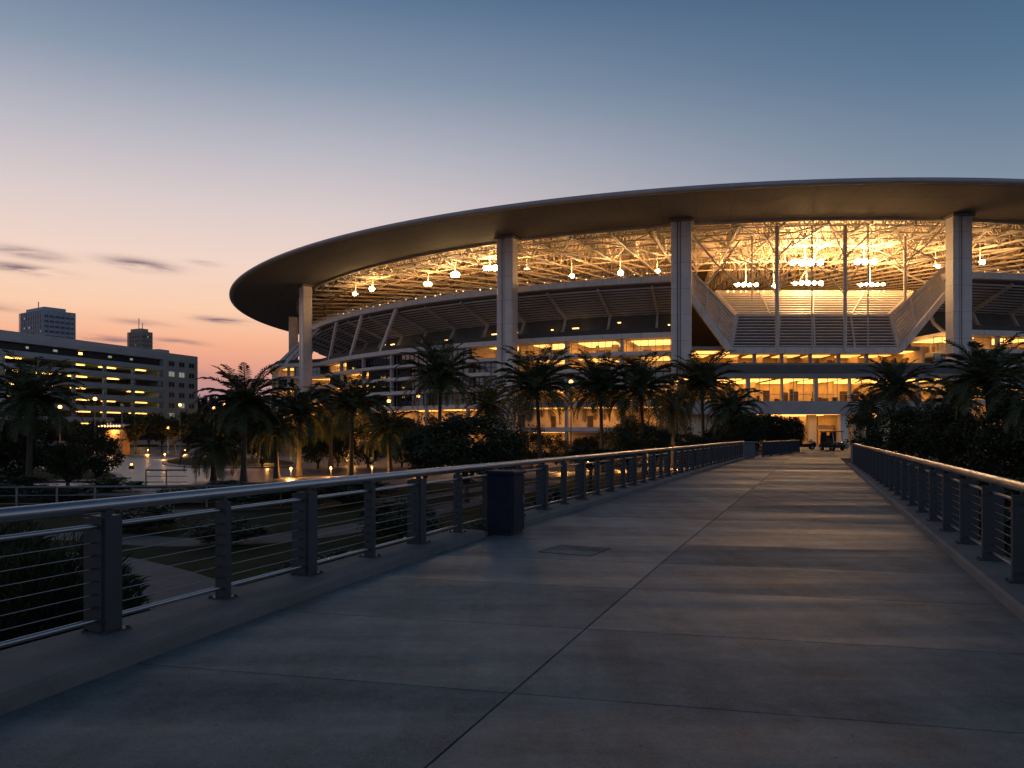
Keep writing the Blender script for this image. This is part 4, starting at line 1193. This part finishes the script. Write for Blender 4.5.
# ornamental grass in the left foreground
def grass_clump(seed, n, H, rad):
    r_ = random.Random(seed); m = MB()
    for _ in range(n):
        a = r_.uniform(0,6.28); r0 = rad*.45*r_.random()**.6; out = r_.random()**.8; h = H*r_.uniform(.6,1.05)*(1-.35*out)
        p = Vector((math.cos(a)*r0, math.sin(a)*r0, 0)); dirv = Vector((math.cos(a+r_.uniform(-.5,.5)), math.sin(a+r_.uniform(-.5,.5)), 0)); s = dirv.cross(Vector((0,0,1)))
        w = r_.uniform(.007,.014); prev = None
        for k in range(6):
            f = k/5; c = p+dirv*(out*rad*.75*f**1.9)+Vector((0,0,h*(f-.28*out*f**3))); ww = w*(1-f*.9)
            cur = (c-s*ww, c+s*ww)
            if prev: m.face([prev[0],prev[1],cur[1],cur[0]])
            prev = cur
    return m
def feather_shrub(seed, n, rx, H):
    r_ = random.Random(seed); m = MB()
    for _ in range(n):
        while True:
            v = Vector((r_.uniform(-1,1), r_.uniform(-1,1), r_.uniform(-1,1)))
            if .45 < v.length < 1: break
        lump = 1+.10*math.sin(3.1*v.x*2+v.y*4.3)+.08*math.sin(v.y*7+v.z*5)
        p = Vector((v.x*rx*lump, v.y*rx*lump, H*.5+v.z*H*.5*lump))
        d = (Vector((v.x, v.y, .75+v.z*.6))+Vector((r_.gauss(0,.35), r_.gauss(0,.35), r_.gauss(0,.25)))).normalized()
        ln = r_.uniform(.10,.30); w = r_.uniform(.004,.009); s_ = d.cross(Vector((r_.gauss(0,1), r_.gauss(0,1), r_.gauss(0,1)))).normalized()
        q = p+d*ln*.55; e = p+d*ln+Vector((0,0,-ln*.22))
        m.poly([p-s_*w, p+s_*w, q+s_*w, e, q-s_*w], [(0,1,2,3,4)])
    return m
gc = None
for X,F,H,k,l in ((-5.65,9.5,2.6,1.0,'rounded feathery dark shrub behind the left railing near the camera'),(-7.4,10.6,2.8,1.15,'feathery shrub cut by the left edge of the photograph'),(-4.5,8.6,1.75,.62,'small low feathery shrub in front of the rounded one')):
    root = empty('feathery_shrub', (X,F,0), l, 'shrub', 'feathery shrubs by the footbridge', rz=rnd.uniform(0,6))
    if gc is None: gc = feather_shrub(3, 26000, 1.15, 2.5).build('foliage', M['blade'], root); c = gc
    else: c = copy_part(gc, root)
    c.scale = (k,k,H/2.5)
    m = MB(); m.tube([(0,0,-.05),(.05,0,H*.3),(0,.05,H*.6)],[.12,.10,.04],8); m.build('stem', M['bark2'], root)

# ------------------------------------------------------------------ golf carts at the entrance
def cart(px, F, label, rz, roof=True):
    root = empty('golf_cart', ((px-512)/FPX*F, F, ZD), label, 'golf cart', rz=rz)
    m = MB()
    m.loft([[(-.58,-1.15,.28),(.58,-1.15,.28),(.58,1.15,.28),(-.58,1.15,.28)],[(-.60,-1.2,.55),(.60,-1.2,.55),(.60,1.18,.55),(-.60,1.18,.55)],[(-.52,-1.12,.82),(.52,-1.12,.82),(.56,-.45,.62),(-.56,-.45,.62)]])
    m.box(-.56,.56,.15,1.12,.551,.80); m.build('body', M['black'], root)
    m = MB(); m.cbox(-.5,.5,.15,.65,.802,.92,.03); m.cbox(-.5,.5,.58,.70,.922,1.35,.03); m.build('seat', M['furn'], root)
    if roof:
        m = MB(); m.cbox(-.66,.66,-.95,1.1,1.84,1.93,.04); m.build('canopy', M['black'], root)
        m = MB(); m.cbox(-.56,.56,.72,1.12,.803,1.5,.03); m.build('cargo_box', M['black'], root)
        m = MB(); m.box(-.585,-.565,.1,.98,.85,1.83); m.build('side_curtain', M['navy'], root); m = MB(); m.box(.565,.585,.1,.98,.85,1.83); m.build('side_curtain', M['navy'], root)
        for x in (-.55,.55):
            for y0,y1 in ((-.95,-.75),(1.0,.95)):
                m = MB(); m.tube([(x,y0,.6),(x,y1,1.84)],.045,6); m.build('canopy_post', M['cartwhite'], root)
        m = MB(); m.hexa([(-.5,-1.0,.86),(.5,-1.0,.86),(.5,-.985,.86),(-.5,-.985,.86),(-.5,-.80,1.78),(.5,-.80,1.78),(.5,-.785,1.78),(-.5,-.785,1.78)]); m.build('windscreen', M['glass'], root)
    for x in (-.56,.56):
        for y in (-.8,.8):
            m = MB()
            m.loft([[(x+d, y+rr*math.cos(a), .24+rr*math.sin(a)) for a in [2*math.pi*i/14 for i in range(14)]] for d, rr in ((-.09,.2),(-.08,.24),(.08,.24),(.09,.2))])
            w = m.build('wheel', M['black'], root)
            m = MB(); sx = 1 if x > 0 else -1
            m.loft([[(x+sx*d, y+rr*math.cos(a), .24+rr*math.sin(a)) for a in [2*math.pi*i/12 for i in range(12)]] for d, rr in ((.085,.13),(.105,.11))]); m.build('rim', M['cartwhite'], w)
    m = MB(); m.tube([(-.25,-.62,.75),(-.25,-.30,1.12)],.025,6)
    rg = [[Vector((-.25,-.30,1.12))+Vector((math.cos(a)*.17, math.sin(a)*.12, math.sin(a)*.12)) for a in [2*math.pi*i/14 for i in range(15)]]][0]
    m.tube(rg, .018, 6); m.build('steering_wheel', M['black'], root)
    for x in (-.4,.4):
        m = MB(); m.ball((x,-1.16,.62),.07,8,5); m.build('headlight', M['cartwhite'], root)
cart(832, 80, 'dark golf cart with pale roof parked before the entrance doors', R(18))
cart(803.5, 84, 'low open golf cart without roof parked left of the entrance column', R(75), False)
# litter bin / pots by the entrance
for x, F, l in ((846.5,88,'small pale planter pot right of the entrance'),(812,88,'small pale planter pot left of the golf cart')):
    root = empty('planter_pot', ((x-512)/FPX*F, F, ZD), l, 'planter')
    m = MB(); m.lathe((0,0,0),[(.22,-.02),(.34,.5),(.36,.55),(.30,.55),(.28,.45)],14); m.build('pot', M['cartwhite'], root, True)
    c = crown_cloud(int(x),.38,.34,8,40,.06,.1).build('plant', M['leaf'], root); c.location = (0,0,.8)

# ------------------------------------------------------------------ sky, sun, camera
def lin(c): return tuple(((x/255)/12.92 if x/255 <= .04045 else ((x/255+.055)/1.055)**2.4) for x in c)+(1,)
w = bpy.data.worlds.new('World'); scn.world = w; w.use_nodes = True
nt = w.node_tree; N, L = nt.nodes, nt.links; bg = N['Background']
tc = N.new('ShaderNodeTexCoord'); nrm = N.new('ShaderNodeVectorMath'); nrm.operation = 'NORMALIZE'; L.new(tc.outputs['Generated'], nrm.inputs[0])
sx = N.new('ShaderNodeSeparateXYZ'); L.new(nrm.outputs[0], sx.inputs[0])
def mth(op, a, b=None, c=None, clamp=False):
    n = N.new('ShaderNodeMath'); n.operation = op; n.use_clamp = clamp
    for i, x in enumerate((a,b,c)):
        if x is None: continue
        if hasattr(x, 'links'): L.new(x, n.inputs[i])
        else: n.inputs[i].default_value = x
    return n.outputs[0]
el = mth('MULTIPLY', mth('ARCSINE', sx.outputs[2]), 180/math.pi)
az = mth('MULTIPLY', mth('ARCTAN2', sx.outputs[0], sx.outputs[1]), 180/math.pi)
elp = mth('DIVIDE', el, 60, clamp=True)
def ramp(stops):
    r = N.new('ShaderNodeValToRGB'); e = r.color_ramp.elements
    while len(e) > 1: e.remove(e[-1])
    e[0].position = stops[0][0]/60; e[0].color = lin(stops[0][1])
    for p, c in stops[1:]:
        x = e.new(p/60); x.color = lin(c)
    L.new(elp, r.inputs[0]); return r.outputs[0]
warm = ramp([(0,(142,112,128)),(2.6,(180,140,146)),(4.4,(226,158,138)),(6.0,(246,178,144)),(8.3,(250,206,175)),(11.5,(241,213,199)),(15,(219,204,203)),(19,(185,184,194)),(23.5,(136,151,172)),(28.5,(92,118,148)),(40,(52,74,104)),(60,(28,42,68))])
cool = ramp([(0,(150,138,150)),(10,(150,155,170)),(14.5,(132,146,165)),(18,(110,132,155)),(22,(86,115,143)),(28.5,(60,90,122)),(40,(40,62,92)),(60,(24,37,60))])
azf = N.new('ShaderNodeMapRange'); azf.interpolation_type = 'SMOOTHSTEP'
azf.inputs[1].default_value = 24; azf.inputs[2].default_value = 76
L.new(mth('ABSOLUTE', mth('ADD', az, 40.0)), azf.inputs[0])
mx = N.new('ShaderNodeMix'); mx.data_type = 'RGBA'; L.new(azf.outputs[0], mx.inputs[0]); L.new(warm, mx.inputs[6]); L.new(cool, mx.inputs[7])
# thin cloud streaks
vec = N.new('ShaderNodeCombineXYZ'); L.new(mth('MULTIPLY', az, .16), vec.inputs[0]); L.new(mth('MULTIPLY', el, 1.1), vec.inputs[1])
cn = N.new('ShaderNodeTexNoise'); cn.inputs['Scale'].default_value = 1.6; cn.inputs['Detail'].default_value = 7; cn.inputs['Roughness'].default_value = .6; L.new(vec.outputs[0], cn.inputs['Vector'])
tot = None
def deg(x, y): 
    X, Y = (x-512)/FPX, (433-y)/FPX
    return math.degrees(math.atan(X)), math.degrees(math.atan2(Y, math.hypot(1,X)))
for x,y,wp,hp,a in ((25,252,34,4.0,.8),(22,268,34,3.5,1.0),(140,264,34,4.5,1.0),(205,263,16,2,.45),(222,320,26,2.4,1.0),(140,322,28,2.4,.5),(118,340,36,3,.8),(178,341,26,2.2,.7),(150,372,70,6,.35),(-60,300,60,4,.8),(-10,335,40,4,.5)):
    a0, e0 = deg(x,y); wd = wp/FPX*180/math.pi*.8; hd = hp/FPX*180/math.pi
    u = mth('POWER', mth('ABSOLUTE', mth('DIVIDE', mth('SUBTRACT', az, a0), wd)), 2.0)
    yoff = mth('MULTIPLY_ADD', cn.outputs['Fac'], .5, -.25)
    tilt = mth('MULTIPLY', mth('SUBTRACT', az, a0), -.055)
    v = mth('POWER', mth('ABSOLUTE', mth('DIVIDE', mth('ADD', mth('SUBTRACT', mth('SUBTRACT', el, e0), tilt), yoff), hd)), 2.0)
    g_ = mth('MULTIPLY', mth('EXPONENT', mth('MULTIPLY', mth('ADD', u, v), -1.0)), a)
    tot = g_ if tot is None else mth('MAXIMUM', tot, g_)
cl = mth('MULTIPLY', tot, mth('MULTIPLY_ADD', cn.outputs['Fac'], 4.2, -1.25, True), clamp=True)
cm_ = N.new('ShaderNodeMix'); cm_.data_type = 'RGBA'; L.new(mth('MULTIPLY', cl, 1.0), cm_.inputs[0]); L.new(mx.outputs[2], cm_.inputs[6]); cm_.inputs[7].default_value = lin((124,103,116))
# slightly brighter sky behind the viewer, raised to light the columns
bk = N.new('ShaderNodeMapRange'); bk.inputs[1].default_value = -.6; bk.inputs[2].default_value = .35; bk.inputs[3].default_value = 1.05; bk.inputs[4].default_value = 1.0
L.new(sx.outputs[1], bk.inputs[0])
sk = N.new('ShaderNodeTexSky'); sk.sky_type = 'NISHITA'; sk.sun_disc = False; sk.sun_elevation = R(1.0); sk.sun_rotation = R(-42); sk.altitude = 10
mul = N.new('ShaderNodeVectorMath'); mul.operation = 'SCALE'; L.new(cm_.outputs[2], mul.inputs[0]); L.new(bk.outputs[0], mul.inputs['Scale'])
s2 = N.new('ShaderNodeVectorMath'); s2.operation = 'SCALE'; s2.inputs['Scale'].default_value = .0015; L.new(sk.outputs[0], s2.inputs[0])
ad = N.new('ShaderNodeVectorMath'); ad.operation = 'ADD'; L.new(mul.outputs[0], ad.inputs[0]); L.new(s2.outputs[0], ad.inputs[1])
L.new(ad.outputs[0], bg.inputs['Color']); bg.inputs['Strength'].default_value = 1.0

sl = bpy.data.lights.new('sun', 'SUN'); sl.energy = .10; sl.angle = R(12); sl.color = (1,.62,.45)
so = bpy.data.objects.new('sun', sl); COL.objects.link(so)
sa, se = R(-42), R(2.5); dv = Vector((math.sin(sa)*math.cos(se), math.cos(sa)*math.cos(se), math.sin(se)))
so.rotation_euler = dv.to_track_quat('Z','Y').to_euler()

cd = bpy.data.cameras.new('camera'); co = bpy.data.objects.new('camera', cd); COL.objects.link(co)
cd.lens = 28; cd.sensor_width = 36; cd.shift_y = 49/1024; cd.clip_start = .05; cd.clip_end = 20000
co.location = (0,0,E); co.rotation_euler = (R(90),0,0); scn.camera = co
scn.view_settings.view_transform = 'Standard'; scn.view_settings.look = 'None'; scn.view_settings.exposure = 0; scn.view_settings.gamma = 1
scn.render.engine = 'CYCLES'
cy = scn.cycles; cy.use_denoising = True; cy.max_bounces = 6; cy.diffuse_bounces = 3; cy.glossy_bounces = 3; cy.transparent_max_bounces = 12
cy.sample_clamp_indirect = 4; cy.caustics_reflective = False; cy.caustics_refractive = False
